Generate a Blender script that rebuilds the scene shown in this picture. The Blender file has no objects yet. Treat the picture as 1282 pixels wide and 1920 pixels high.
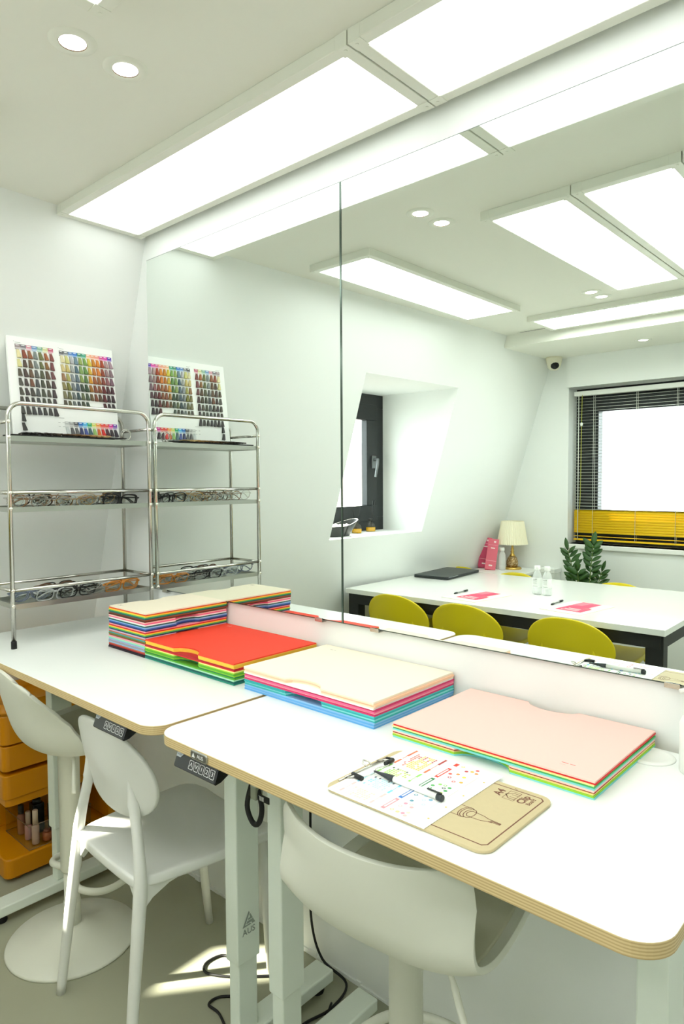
import bpy, math, random
from mathutils import Vector, Matrix
SC = bpy.context.scene
COL = SC.collection
random.seed(7)
R = math.radians

# ---------------------------------------------------------------- materials
def lin(c):
    c = c / 255.0
    return c / 12.92 if c <= 0.04045 else ((c + 0.055) / 1.055) ** 2.4
def rgb(t):
    return (lin(t[0]), lin(t[1]), lin(t[2]), 1.0)
_M = {}
def mat(name, col, rough=0.5, metal=0.0, emit=0.0, noise=0.0, nscale=20.0, bump=0.0, trans=0.0, ior=1.45, coat=0.0, spec=0.5):
    if name in _M:
        return _M[name]
    m = bpy.data.materials.new(name)
    m.use_nodes = True
    nt = m.node_tree
    b = nt.nodes['Principled BSDF']
    b.inputs['Base Color'].default_value = rgb(col)
    b.inputs['Roughness'].default_value = rough
    b.inputs['Metallic'].default_value = metal
    b.inputs['IOR'].default_value = ior
    b.inputs['Specular IOR Level'].default_value = spec
    if trans:
        b.inputs['Transmission Weight'].default_value = trans
    if coat:
        b.inputs['Coat Weight'].default_value = coat
    if emit:
        b.inputs['Emission Color'].default_value = rgb(col)
        b.inputs['Emission Strength'].default_value = emit
    if noise or bump:
        tc = nt.nodes.new('ShaderNodeTexCoord')
        nz = nt.nodes.new('ShaderNodeTexNoise')
        nz.inputs['Scale'].default_value = nscale
        nz.inputs['Detail'].default_value = 5
        nt.links.new(tc.outputs['Object'], nz.inputs['Vector'])
        if noise:
            mx = nt.nodes.new('ShaderNodeMix')
            mx.data_type = 'RGBA'
            c = rgb(col)
            mx.inputs[6].default_value = tuple(x * (1 - noise) for x in c[:3]) + (1,)
            mx.inputs[7].default_value = tuple(min(1, x * (1 + noise)) for x in c[:3]) + (1,)
            nt.links.new(nz.outputs['Fac'], mx.inputs[0])
            nt.links.new(mx.outputs[2], b.inputs['Base Color'])
        if bump:
            bp = nt.nodes.new('ShaderNodeBump')
            bp.inputs['Strength'].default_value = bump
            bp.inputs['Distance'].default_value = 0.002
            nt.links.new(nz.outputs['Fac'], bp.inputs['Height'])
            nt.links.new(bp.outputs['Normal'], b.inputs['Normal'])
    _M[name] = m
    return m

def mat_ply():
    m = bpy.data.materials.new('plywood edge'); m.use_nodes = True
    nt = m.node_tree; b = nt.nodes['Principled BSDF']
    tc = nt.nodes.new('ShaderNodeTexCoord'); sp = nt.nodes.new('ShaderNodeSeparateXYZ')
    nt.links.new(tc.outputs['Object'], sp.inputs[0])
    mu = nt.nodes.new('ShaderNodeMath'); mu.operation = 'MULTIPLY'; mu.inputs[1].default_value = 2 * math.pi / 0.0040
    sn = nt.nodes.new('ShaderNodeMath'); sn.operation = 'SINE'
    nt.links.new(sp.outputs['Z'], mu.inputs[0]); nt.links.new(mu.outputs[0], sn.inputs[0])
    rp = nt.nodes.new('ShaderNodeValToRGB')
    rp.color_ramp.elements[0].position = 0.1; rp.color_ramp.elements[0].color = rgb((186, 160, 112))
    rp.color_ramp.elements[1].position = 0.75; rp.color_ramp.elements[1].color = rgb((212, 190, 142))
    ad = nt.nodes.new('ShaderNodeMath'); ad.operation = 'MULTIPLY_ADD'; ad.inputs[1].default_value = 0.5; ad.inputs[2].default_value = 0.5
    nt.links.new(sn.outputs[0], ad.inputs[0]); nt.links.new(ad.outputs[0], rp.inputs[0])
    nt.links.new(rp.outputs[0], b.inputs['Base Color'])
    b.inputs['Roughness'].default_value = 0.5
    return m

def mat_mirror():
    m = bpy.data.materials.new('mirror silver'); m.use_nodes = True
    nt = m.node_tree; nt.nodes.remove(nt.nodes['Principled BSDF'])
    g = nt.nodes.new('ShaderNodeBsdfGlossy'); g.inputs['Roughness'].default_value = 0.0
    g.inputs['Color'].default_value = (0.90, 0.955, 0.92, 1)
    nt.links.new(g.outputs[0], nt.nodes['Material Output'].inputs[0])
    return m

def mat_pane():
    m = bpy.data.materials.new('clear thin glass'); m.use_nodes = True
    nt = m.node_tree; nt.nodes.remove(nt.nodes['Principled BSDF'])
    t = nt.nodes.new('ShaderNodeBsdfTransparent'); t.inputs[0].default_value = (0.95, 0.97, 0.96, 1)
    g = nt.nodes.new('ShaderNodeBsdfGlossy'); g.inputs['Roughness'].default_value = 0.02
    mx = nt.nodes.new('ShaderNodeMixShader')
    mx.inputs[0].default_value = 0.06; nt.links.new(t.outputs[0], mx.inputs[1]); nt.links.new(g.outputs[0], mx.inputs[2])
    nt.links.new(mx.outputs[0], nt.nodes['Material Output'].inputs[0])
    return m

def mat_ink():
    m = bpy.data.materials.new('printed ink'); m.use_nodes = True
    nt = m.node_tree; b = nt.nodes['Principled BSDF']
    a = nt.nodes.new('ShaderNodeAttribute'); a.attribute_name = 'ink'
    nt.links.new(a.outputs['Color'], b.inputs['Base Color'])
    b.inputs['Roughness'].default_value = 0.6
    return m

def mat_light(name, col, s):
    m = bpy.data.materials.new(name); m.use_nodes = True
    nt = m.node_tree; nt.nodes.remove(nt.nodes['Principled BSDF'])
    e = nt.nodes.new('ShaderNodeEmission'); e.inputs[0].default_value = col; e.inputs[1].default_value = s
    nt.links.new(e.outputs[0], nt.nodes['Material Output'].inputs[0])
    return m

PANEL_S = 2.3
WALL = mat('wall paint', (235, 238, 236), 0.7, bump=0.12, nscale=60)
CEIL = mat('ceiling paint', (230, 231, 222), 0.75)
FLOOR = mat('micro cement floor', (160, 161, 140), 0.45, noise=0.06, nscale=4.5, bump=0.1)
PLY = mat_ply(); MIRROR = mat_mirror(); PANE = mat_pane(); INK = mat_ink()
LAM = mat('white laminate', (238, 241, 238), 0.32)
WMETAL = mat('white powder coat', (222, 230, 220), 0.4)
FRAMEW = mat('white lamp frame', (228, 230, 220), 0.45)
PANEL_L = mat_light('panel light', (0.965, 1.0, 0.945, 1), 0.88)
PANEL_R = mat_light('panel light room', (0.965, 1.0, 0.945, 1), 1.55)
PANEL_F = mat_light('panel light far', (0.965, 1.0, 0.945, 1), 3.0)
DOWN_L = mat_light('downlight glow', (1.0, 0.96, 0.86, 1), 6.0)
CHROME = mat('chrome steel', (205, 203, 196), 0.2, 1.0)
SHELF = mat('stainless shelf', (190, 192, 186), 0.28, 1.0)
BLACK = mat('black plastic', (22, 23, 24), 0.4)
BLACKM = mat('black metal', (27, 28, 28), 0.5)
DARKFR = mat('dark window frame', (34, 38, 40), 0.45)
PLAST = mat('white polypropylene', (226, 227, 222), 0.42)
STOOLP = mat('ivory shell plastic', (216, 217, 204), 0.45)
PAD = mat('beige seat pad', (196, 194, 172), 0.6)
YELLOW = mat('yellow polypropylene', (224, 203, 14), 0.4)
ORANGE = mat('amber cart plastic', (204, 132, 0), 0.35)
WHITEP = mat('white plastic', (238, 240, 236), 0.4)
PAPER = mat('white paper', (246, 247, 244), 0.6)
GOLD = mat('gold metal', (214, 178, 96), 0.25, 1.0)
RUBBER = mat('black rubber', (16, 16, 17), 0.6)

# ---------------------------------------------------------------- mesh builder
class MB:
    def __init__(s):
        s.v = []; s.f = []; s.mi = []; s.sm = []; s.col = []
        s.M = Matrix.Identity(4)
    def add(s, vs, fs, mi=0, smooth=False, col=None):
        o = len(s.v)
        for p in vs: s.v.append(tuple(s.M @ Vector(p)))
        for f in fs:
            s.f.append(tuple(i + o for i in f)); s.mi.append(mi); s.sm.append(smooth); s.col.append(col)
        return s
    def box(s, x0, x1, y0, y1, z0, z1, mi=0, col=None):
        vs = [(x0,y0,z0),(x1,y0,z0),(x1,y1,z0),(x0,y1,z0),(x0,y0,z1),(x1,y0,z1),(x1,y1,z1),(x0,y1,z1)]
        return s.add(vs, [(0,3,2,1),(4,5,6,7),(0,1,5,4),(1,2,6,5),(2,3,7,6),(3,0,4,7)], mi, False, col)
    def prism(s, poly, z0, z1, mi=0, mtop=None, col=None, smooth=False):
        n = len(poly)
        vs = [(p[0],p[1],z0) for p in poly] + [(p[0],p[1],z1) for p in poly]
        s.add(vs, [], 0)
        o = len(s.v) - 2*n
        def ff(t, m, sm=False):
            s.f.append(tuple(i+o for i in t)); s.mi.append(m); s.sm.append(sm); s.col.append(col)
        ff(tuple(reversed(range(n))), mi if mtop is None else mtop)
        ff(tuple(range(n, 2*n)), mi if mtop is None else mtop)
        for i in range(n):
            j = (i+1) % n
            ff((i, j, n+j, n+i), mi, smooth)
        return s
    def tube(s, pts, r, n=10, closed=False, mi=0, caps=True):
        pts = [Vector(p) for p in pts]; m = len(pts)
        rs = r if isinstance(r, (list, tuple)) else [r]*m
        vs = []; fs = []
        up = None
        for i, p in enumerate(pts):
            if closed: t = (pts[(i+1) % m] - pts[i-1])
            elif i == 0: t = pts[1]-pts[0]
            elif i == m-1: t = pts[-1]-pts[-2]
            else: t = (pts[i+1]-pts[i]).normalized() + (pts[i]-pts[i-1]).normalized()
            t = t.normalized() if t.length > 1e-9 else Vector((0,0,1))
            if up is None:
                up = Vector((0,0,1)) if abs(t.z) < 0.9 else Vector((1,0,0))
            a = (up - t*up.dot(t))
            if a.length < 1e-6: a = t.orthogonal()
            a.normalize(); b = t.cross(a); up = a
            for k in range(n):
                w = 2*math.pi*k/n
                vs.append(tuple(p + (a*math.cos(w)+b*math.sin(w))*rs[i]))
        seg = m if closed else m-1
        for i in range(seg):
            j = (i+1) % m
            for k in range(n):
                l = (k+1) % n
                fs.append((i*n+k, i*n+l, j*n+l, j*n+k))
        s.add(vs, fs, mi, True)
        if caps and not closed:
            o = len(s.v)-len(vs)
            s.f.append(tuple(o+k for k in reversed(range(n)))); s.mi.append(mi); s.sm.append(False); s.col.append(None)
            s.f.append(tuple(o+(m-1)*n+k for k in range(n))); s.mi.append(mi); s.sm.append(False); s.col.append(None)
        return s
    def lathe(s, prof, n=32, c=(0,0,0), mi=0, smooth=True, caps=True):
        vs = []; fs = []; m = len(prof)
        for r, z in prof:
            for k in range(n):
                w = 2*math.pi*k/n
                vs.append((c[0]+r*math.cos(w), c[1]+r*math.sin(w), c[2]+z))
        for i in range(m-1):
            for k in range(n):
                l = (k+1) % n
                fs.append((i*n+k, i*n+l, (i+1)*n+l, (i+1)*n+k))
        s.add(vs, fs, mi, smooth)
        o = len(s.v)-len(vs)
        if caps and prof[0][0] > 1e-5:
            s.f.append(tuple(o+k for k in reversed(range(n)))); s.mi.append(mi); s.sm.append(False); s.col.append(None)
        if caps and prof[-1][0] > 1e-5:
            s.f.append(tuple(o+(m-1)*n+k for k in range(n))); s.mi.append(mi); s.sm.append(False); s.col.append(None)
        return s
    def grid(s, fn, nu, nv, mi=0):
        vs = [tuple(fn(i/nu, j/nv)) for j in range(nv+1) for i in range(nu+1)]
        fs = [(j*(nu+1)+i, j*(nu+1)+i+1, (j+1)*(nu+1)+i+1, (j+1)*(nu+1)+i) for j in range(nv) for i in range(nu)]
        return s.add(vs, fs, mi, True)
    def build(s, name, m, parent=None, loc=(0,0,0), bevel=0.0, solid=0.0, sub=0, bseg=2, soff=0.0):
        me = bpy.data.meshes.new(name)
        me.from_pydata(s.v, [], s.f)
        for q in (m if isinstance(m, (list, tuple)) else [m]): me.materials.append(q)
        for p, i, sm in zip(me.polygons, s.mi, s.sm):
            p.material_index = i; p.use_smooth = sm
        if any(c is not None for c in s.col):
            at = me.color_attributes.new('ink', 'FLOAT_COLOR', 'CORNER')
            for p, c in zip(me.polygons, s.col):
                cc = rgb(c) if c is not None else (0.02, 0.02, 0.02, 1)
                for li in p.loop_indices: at.data[li].color = cc
        me.validate(); me.update()
        o = bpy.data.objects.new(name, me); COL.objects.link(o)
        o.location = loc
        if parent is not None: o.parent = parent
        if solid:
            d = o.modifiers.new('solid', 'SOLIDIFY'); d.thickness = solid; d.offset = soff
        if bevel:
            d = o.modifiers.new('bevel', 'BEVEL'); d.width = bevel; d.segments = bseg; d.limit_method = 'ANGLE'; d.angle_limit = R(40)
            d.harden_normals = False
        if sub:
            d = o.modifiers.new('sub', 'SUBSURF'); d.levels = sub; d.render_levels = sub
        return o

def text_into(mb, txt, M, size, depth=0.0, mi=0, col=None, bold=0.0):
    cu = bpy.data.curves.new('t', 'FONT'); cu.body = txt; cu.size = size; cu.extrude = depth; cu.offset = bold
    cu.align_x = 'CENTER'; cu.align_y = 'CENTER'; cu.resolution_u = 3
    ob = bpy.data.objects.new('t', cu); COL.objects.link(ob)
    dg = bpy.context.evaluated_depsgraph_get()
    me = bpy.data.meshes.new_from_object(ob.evaluated_get(dg))
    vs = [tuple(M @ v.co) for v in me.vertices]; fs = [tuple(p.vertices) for p in me.polygons]
    mb.add(vs, fs, mi, False, col)
    bpy.data.objects.remove(ob); bpy.data.curves.remove(cu); bpy.data.meshes.remove(me)

def frame_M(o, x, y):
    x = Vector(x).normalized(); y = Vector(y).normalized(); z = x.cross(y)
    return Matrix(((x.x,y.x,z.x,o[0]),(x.y,y.y,z.y,o[1]),(x.z,y.z,z.z,o[2]),(0,0,0,1)))

def tag(o, label, cat, group=None, kind=None):
    o['label'] = label; o['category'] = cat
    if group: o['group'] = group
    if kind: o['kind'] = kind
    return o
def thing(name, loc, label, cat, group=None, rz=0.0):
    o = bpy.data.objects.new(name, None); COL.objects.link(o)
    o.location = loc; o.rotation_euler = (0,0,rz); o.empty_display_size = 0.05
    return tag(o, label, cat, group)
def struct(o, label=None, cat=None):
    o['kind'] = 'structure'
    if label: o['label'] = label
    if cat: o['category'] = cat
    return o
def dup(root, loc, rz, label, group=None):
    r = root.copy(); COL.objects.link(r); r.location = loc
    r.rotation_euler = (root.rotation_euler[0], root.rotation_euler[1], rz); r['label'] = label
    if group: r['group'] = group
    for ch in list(root.children):
        c = ch.copy(); COL.objects.link(c); c.parent = r; c.matrix_parent_inverse = ch.matrix_parent_inverse
        for g in list(ch.children):
            d = g.copy(); COL.objects.link(d); d.parent = c; d.matrix_parent_inverse = g.matrix_parent_inverse
    return r
def rrect(x0, x1, y0, y1, r, n=6):
    p = []
    for cx, cy, a in ((x1-r,y1-r,0),(x0+r,y1-r,90),(x0+r,y0+r,180),(x1-r,y0+r,270)):
        for k in range(n+1):
            w = R(a + 90*k/n); p.append((cx+r*math.cos(w), cy+r*math.sin(w)))
    return p
def arc_pts(p0, p1, p2, r, n=6):
    # round the corner p1 of the polyline p0-p1-p2
    p0, p1, p2 = Vector(p0), Vector(p1), Vector(p2)
    a = (p0-p1).normalized(); b = (p2-p1).normalized()
    th = a.angle(b); d = r/math.tan(th/2)
    s = p1+a*d; e = p1+b*d; c = p1+(a+b).normalized()*(r/math.sin(th/2))
    out = []
    for k in range(n+1):
        t = k/n
        v = (s-c)*(math.sin((1-t)*(math.pi-th))/math.sin(math.pi-th)) + (e-c)*(math.sin(t*(math.pi-th))/math.sin(math.pi-th))
        out.append(tuple(c+v))
    return out
def cat_rom(pts, n=6):
    out = []; P = [Vector(p) for p in pts]
    for i in range(len(P)-1):
        p0 = P[max(i-1,0)]; p1 = P[i]; p2 = P[i+1]; p3 = P[min(i+2,len(P)-1)]
        for k in range(n):
            t = k/n
            out.append(0.5*((2*p1)+(p2-p0)*t+(2*p0-5*p1+4*p2-p3)*t*t+(3*p1-p0-3*p2+p3)*t**3))
    out.append(P[-1]); return out
ORD = ['topmost','second','third','fourth','fifth','sixth','seventh','eighth','ninth','tenth','eleventh','twelfth','thirteenth','fourteenth','fifteenth','sixteenth','seventeenth','eighteenth','nineteenth','twentieth','twenty-first','twenty-second','twenty-third','twenty-fourth','twenty-fifth','twenty-sixth','twenty-seventh','twenty-eighth','twenty-ninth','thirtieth','thirty-first','thirty-second','thirty-third','thirty-fourth','thirty-fifth','thirty-sixth']

# ---------------------------------------------------------------- camera
cam = bpy.data.cameras.new('camera'); co = bpy.data.objects.new('camera', cam); COL.objects.link(co)
F = Vector((-0.67245663, 0.73868049, -0.0464028)); RT = Vector((0.73964169, 0.67297722, -0.00564215)); UP = Vector((-0.02706028, 0.03811555, 0.99890688))
co.matrix_world = Matrix(((RT.x,UP.x,-F.x,2.14539882),(RT.y,UP.y,-F.y,-1.33544117),(RT.z,UP.z,-F.z,1.37961436),(0,0,0,1)))
cam.sensor_fit = 'VERTICAL'; cam.sensor_height = 36.0; cam.lens = 1271.006/1920*36.0
cam.clip_start = 0.02
SC.camera = co

# ---------------------------------------------------------------- room
H = 2.264; YB = -3.08; XR = 4.2; YF = 0.016
def xw(y, z): return -0.02 - 0.035*y - 0.305*(H - z)
struct(MB().box(-1.0, XR, YB-0.5, 0.15, -0.08, 0.0).build('floor', FLOOR), 'grey micro cement floor of the studio', 'floor')
struct(MB().box(-0.5, XR+.1, YB-0.3, 0.15, H, H+0.1).build('ceiling', CEIL), 'pale flat ceiling over the whole studio', 'ceiling')
b = MB()
b.add([(xw(YF,H+.05),YF,H+.05),(XR,YF,H+.05),(XR,YF,-.02),(xw(YF,-.02),YF,-.02),
       (xw(YF,H+.05),YF+.12,H+.05),(XR,YF+.12,H+.05),(XR,YF+.12,-.02),(xw(YF,-.02),YF+.12,-.02)],
      [(0,1,2,3),(7,6,5,4),(0,4,5,1),(1,5,6,2),(2,6,7,3),(3,7,4,0)])
struct(b.build('wall_front', WALL), 'white wall carrying the big mirror behind the desks', 'wall')
# sloping mansard wall with a window niche
NY0, NY1, NZ0, NZ1, XWIN = -2.10, -1.295, 1.062, 1.922, -0.62
ys = [YB-.1, NY0, NY1, YF+.1]; zs = [-.03, NZ0, NZ1, H+.05]
b = MB(); T = 0.06
def quad_slab(ya, yb, za, zb):
    p = [(xw(ya,za),ya,za),(xw(yb,za),yb,za),(xw(yb,zb),yb,zb),(xw(ya,zb),ya,zb)]
    q = [(x-T,y,z) for x,y,z in p]
    b.add(p+q, [(0,1,2,3),(7,6,5,4),(0,4,5,1),(1,5,6,2),(2,6,7,3),(3,7,4,0)])
for i in range(3):
    for j in range(3):
        if i == 1 and j == 1: continue
        quad_slab(ys[i], ys[i+1], zs[j], zs[j+1])
def reveal(p):
    b.add(p, [(0,1,2,3)])
def slab(p, off):
    q = [tuple(a+o for a, o in zip(v, off)) for v in p]
    b.add(p+q, [(0,1,2,3),(7,6,5,4),(0,4,5,1),(1,5,6,2),(2,6,7,3),(3,7,4,0)])
for z, d in ((NZ0,-.03),(NZ1,.03)):
    slab([(xw(NY0,z)-T,NY0,z),(xw(NY1,z)-T,NY1,z),(XWIN-.12,NY1,z),(XWIN-.12,NY0,z)], (0,0,d))
for y, d in ((NY0,-.03),(NY1,.03)):
    slab([(xw(y,NZ0)-T,y,NZ0),(xw(y,NZ1)-T,y,NZ1),(XWIN-.12,y,NZ1),(XWIN-.12,y,NZ0)], (0,d,0))
struct(b.build('wall_left', WALL), 'white sloping attic wall with a deep window niche', 'wall')
# back wall with the blind window
WX0, WX1, WZ0, WZ1 = 0.19, 1.42, 0.945, 1.99
b = MB()
b.box(-1.0, WX0, YB-.22, YB, -.02, H+.05); b.box(WX1, XR, YB-.22, YB, -.02, H+.05)
b.box(WX0, WX1, YB-.22, YB, -.02, WZ0); b.box(WX0, WX1, YB-.22, YB, WZ1, H+.05)
struct(b.build('wall_back', WALL), 'white end wall with the wide window and blind', 'wall')
struct(MB().box(XR, XR+.1, YB-.2, .12, -.02, H+.05).build('wall_right', WALL), 'white wall at the far right end', 'wall')
struct(MB().box(xw(YB,2.2)-.02, XR, YB, -2.461, 2.19, H).build('trim_1', CEIL), 'lowered ceiling strip along the end wall', 'bulkhead')
struct(MB().box(WX0, XR, YB-.02, YB+.035, 1.99, 2.19).build('trim_2', WALL), 'boxed beam above the wide window', 'beam')
struct(MB().box(WX0-.02, WX1+.02, YB-.12, YB+.02, WZ0-.03, WZ0).build('trim_3', WHITEP, bevel=.004), 'white sill under the wide window', 'window sill')
# rough plaster edge where the wall meets the floor
b = MB()
rr = random.Random(3)
x = -0.6
while x < 3.0:
    w = rr.uniform(.015,.05); h = rr.uniform(.004,.022)
    b.box(x, x+w, YF-rr.uniform(.002,.006), YF, 0, h); x += w
struct(b.build('baseboard_front', WALL), 'rough plaster edge along the mirror wall foot', 'wall edge')

# niche window (dark casement)
w = thing('window_1', (XWIN,0,0), 'dark framed casement window deep in the sloping wall niche', 'window'); w['kind'] = 'structure'
def ring(y0,y1,z0,z1,t,x0,x1):
    m = MB(); m.box(x0,x1,y0,y1,z0,z0+t); m.box(x0,x1,y0,y1,z1-t,z1); m.box(x0,x1,y0,y0+t,z0+t,z1-t); m.box(x0,x1,y1-t,y1,z0+t,z1-t); return m
ring(NY0,NY1,NZ0,NZ1,.085,-.08,0.0).build('window_frame', DARKFR, w, bevel=.003)
ring(NY0+.075,NY1-.075,NZ0+.06,NZ1-.065,.10,-.034,.012).build('sash', DARKFR, w, bevel=.003)
MB().box(-.022,-.018,NY0+.16,NY1-.16,NZ0+.15,NZ1-.15).build('pane', PANE, w)
hb = MB(); hb.box(.012,.022,-2.005,-1.965,1.455,1.535)
hb.tube([(.022,-1.985,1.51),(.05,-1.985,1.51),(.056,-1.975,1.48),(.056,-1.955,1.40)], [.011,.011,.010,.008], 8)
hb.build('window_handle', mat('grey handle metal',(120,124,126),.35,.8), w, bevel=.002)
# wide window behind the blind
w2 = thing('window_2', (0,YB-.13,0), 'dark framed wide window behind the yellow blind', 'window'); w2['kind'] = 'structure'
def ring2(x0,x1,z0,z1,tl,tr,tb,tt,y0,y1):
    m = MB(); m.box(x0,x1,y0,y1,z0,z0+tb); m.box(x0,x1,y0,y1,z1-tt,z1); m.box(x0,x0+tl,y0,y1,z0+tb,z1-tt); m.box(x1-tr,x1,y0,y1,z0+tb,z1-tt); return m
ring2(WX0,WX1,WZ0,WZ1,.10,.10,.10,.10,-.07,0).build('window_frame', DARKFR, w2)
ring2(WX0+.06,.98,WZ0+.06,WZ1-.06,.10,.08,.17,.10,-.05,.02).build('sash', DARKFR, w2)
ring2(.96,WX1-.06,WZ0+.06,WZ1-.06,.08,.08,.17,.10,-.065,.005).build('sash', DARKFR, w2)
MB().box(WX0+.14,WX1-.14,-.03,-.026,WZ0+.2,WZ1-.15).build('pane', PANE, w2)

# outdoors seen through the panes
FAC = mat('pink render facade', (214, 196, 188), 0.8, noise=.05, nscale=1.2)
nb = thing('neighbor_building', (-7.0,-4.5,-6.0), 'pinkish neighbouring house seen through the niche window', 'building')
MB().box(-2,0,-14,5,-2,8.0).build('facade', FAC, nb)
MB().box(-2.1,.12,-14.1,5.1,8.0,8.15).build('roof_edge', mat('pale parapet',(225,222,215),.7), nb)
GR = struct(MB().box(-40,40,-40,40,-9.2,-9.0).build('ground', mat('street asphalt',(150,150,148),.8)), 'street ground far below the windows', 'ground')
# ---------------------------------------------------------------- mirrors
def mirror(x0, x1, label):
    t = thing('wall_mirror', ((x0+x1)/2, 0, 0.995), label, 'mirror', 'wall mirrors behind the desks')
    hw = (x1-x0)/2; z1 = 2.160-.995; e = .0034
    m = MB()
    m.add([(-hw+e,0,e),(hw-e,0,e),(hw-e,0,z1-e),(-hw+e,0,z1-e)], [(0,1,2,3)])
    m.build('mirror_glass', MIRROR, t)
    m = MB()
    a = [(-hw+e,0,e),(hw-e,0,e),(hw-e,0,z1-e),(-hw+e,0,z1-e)]; c = [(-hw,.003,0),(hw,.003,0),(hw,.003,z1),(-hw,.003,z1)]
    d = [(-hw,.0155,0),(hw,.0155,0),(hw,.0155,z1),(-hw,.0155,z1)]
    m.add(a+c+d, [(0,4,5,1),(1,5,6,2),(2,6,7,3),(3,7,4,0),(4,8,9,5),(5,9,10,6),(6,10,11,7),(7,11,8,4),(11,10,9,8)])
    m.build('beveled_edge', mat('mirror edge glass', (96,110,102), .15, .9), t)
    return t
mirror(0.0, 0.9294, 'narrow left mirror pane reaching the corner behind the wire rack')
mirror(0.9304, 2.45, 'wide right mirror pane above the pink folder stack')
for x, lab in ((.085,'small chrome mirror clip beside the tall cream folder stack'),(.842,'small chrome mirror clip behind the red folder stack'),
               (1.042,'small chrome mirror clip above the cream and teal folder stack'),(1.760,'small chrome mirror clip at the right end above the pink stack')):
    t = thing('mirror_clip', (x,-.001,.987), lab, 'clip', 'chrome clips under the mirror')
    MB().prism(rrect(-.014,.014,0,.009,.002,3),0,.0012).build('front_plate', CHROME, t)
    t.children[0].rotation_euler = (R(90),0,0); t.children[0].location = (0,-.001,.003)
    MB().box(-.014,.014,-.0008,.0155,.002,.0034).build('ledge', CHROME, t)

# ---------------------------------------------------------------- ceiling lights
def panel(x0, x1, y0, y1, label, fw=.027, lm=None):
    t = thing('ceiling_panel_light', ((x0+x1)/2,(y0+y1)/2,H), label, 'ceiling light', 'flat ceiling panel lights')
    hx, hy = (x1-x0)/2, (y1-y0)/2; zb = -.028
    m = MB()
    m.box(-hx+.03,hx-.03,-hy,-hy+fw,zb,0); m.box(-hx+.03,hx-.03,hy-fw,hy,zb,0)
    m.box(-hx,-hx+fw,-hy+.03,hy-.03,zb,0); m.box(hx-fw,hx,-hy+.03,hy-.03,zb,0)
    m.build('frame', FRAMEW, t, bevel=.0015)
    for sx in (-1,1):
        for sy in (-1,1):
            c = MB()
            p = [(0,0),(.0305,0),(.0305,fw),(fw+.004,fw+.004),(fw,.0305),(0,.0305)]
            q = [(sx*(hx-a), sy*(hy-b_)) for a,b_ in p]
            if sx*sy < 0: q = q[::-1]
            c.prism(q, zb-.0008, 0)
            c.lathe([(.0035,-.0015),(.0035,0)], 10, (sx*(hx-.013), sy*(hy-.013), zb-.0006))
            c.build('corner_cap', FRAMEW, t)
    d = MB(); d.box(-hx+fw,hx-fw,-hy+fw,hy-fw,zb+.002,-.001)
    d.build('diffuser', PANEL_F if y0 < -2 else (PANEL_R if y0 < -.5 else PANEL_L), t)
    return t
panel(-.018,1.2305,-.3105,-.006,'long panel light above the mirror, left one touching the corner')
panel(1.2345,2.483,-.3105,-.006,'long panel light above the mirror, right one over the pink stack')
panel(2.487,3.736,-.3105,-.006,'long panel light above the mirror, added unseen at the far right for light')  # panel added out of view to brighten the right half
panel(.145,.465,-1.868,-.673,'single panel light nearest the sloping wall with the niche')
panel(.947,1.254,-1.850,-.670,'panel light in the middle row, left one of the joined group')
panel(1.258,1.565,-1.850,-.670,'panel light in the middle row, second of the joined group')
panel(1.569,1.876,-1.850,-.670,'panel light in the middle row, third of the joined group')
panel(2.65,2.957,-1.843,-.663,'panel light in the middle row, added unseen for light right of the joined group')  # extra panel outside the view, put in for its light
panel(.38,1.629,-2.41,-2.105,'long panel light lying along the lowered ceiling strip')
panel(2.2,3.449,-2.41,-2.105,'long panel light along the lowered strip, added unseen at far right for light')  # unseen second strip panel, added to light the room
def downlight(x, y, z, label):
    t = thing('downlight', (x,y,z), label, 'downlight', 'round recessed downlights')
    MB().lathe([(.027,-.002),(.030,-.0045),(.044,-.003),(.047,0)], 40, caps=False).build('trim_ring', FRAMEW, t)
    MB().lathe([(.0262,-.0022),(.0272,-.0032),(.0277,-.0012)], 40, caps=False).build('inner_rim', mat('copper rim',(150,110,80),.4,.6), t)
    MB().lathe([(0.0,-.0014),(.0264,-.0014)], 32).build('lamp_lens', DOWN_L, t)
    return t
downlight(.803,-.657,H,'round downlight left of its pair at upper left of the near ceiling')
downlight(.799,-.538,H,'round downlight right of its pair at upper left, nearer the mirror')
downlight(.832,-1.866,H,'round downlight in the mirror, upper one of the pair by the long strip light')
downlight(.838,-1.978,H,'round downlight in the mirror, lower one of the pair by the long strip light')
downlight(.758,-2.808,2.19,'round downlight alone in the lowered strip before the wide window')
t = thing('ceiling_vent', (.30,-2.43,H), 'thin slotted air vent at the edge of the lowered ceiling strip', 'vent')
m = MB(); m.box(-.14,.14,-.012,.012,-.003,0); m.build('vent_plate', FRAMEW, t)
m = MB(); m.box(-.13,.13,-.006,-.003,-.0036,-.0028); m.box(-.13,.13,.003,.006,-.0036,-.0028); m.build('slot', BLACK, t)
# dome camera
t = thing('security_camera', (.125,-2.99,2.19), 'cream dome security camera in the corner under the lowered ceiling', 'camera')
MB().lathe([(.053,0),(.053,-.012),(.047,-.04),(.040,-.066),(.025,-.082),(0,-.086)],32).build('housing', mat('cream camera plastic',(232,228,206),.4), t)
m = MB(); m.M = Matrix.Translation((.018,.026,-.058)) @ Matrix.Rotation(R(-62),4,'X') @ Matrix.Rotation(R(20),4,'Y')
m.lathe([(0.0,.022),(.012,.021),(.024,.012),(.028,0),(.020,-.014)],24); m.build('lens', mat('black lens',(10,12,18),.15), t)

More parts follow.
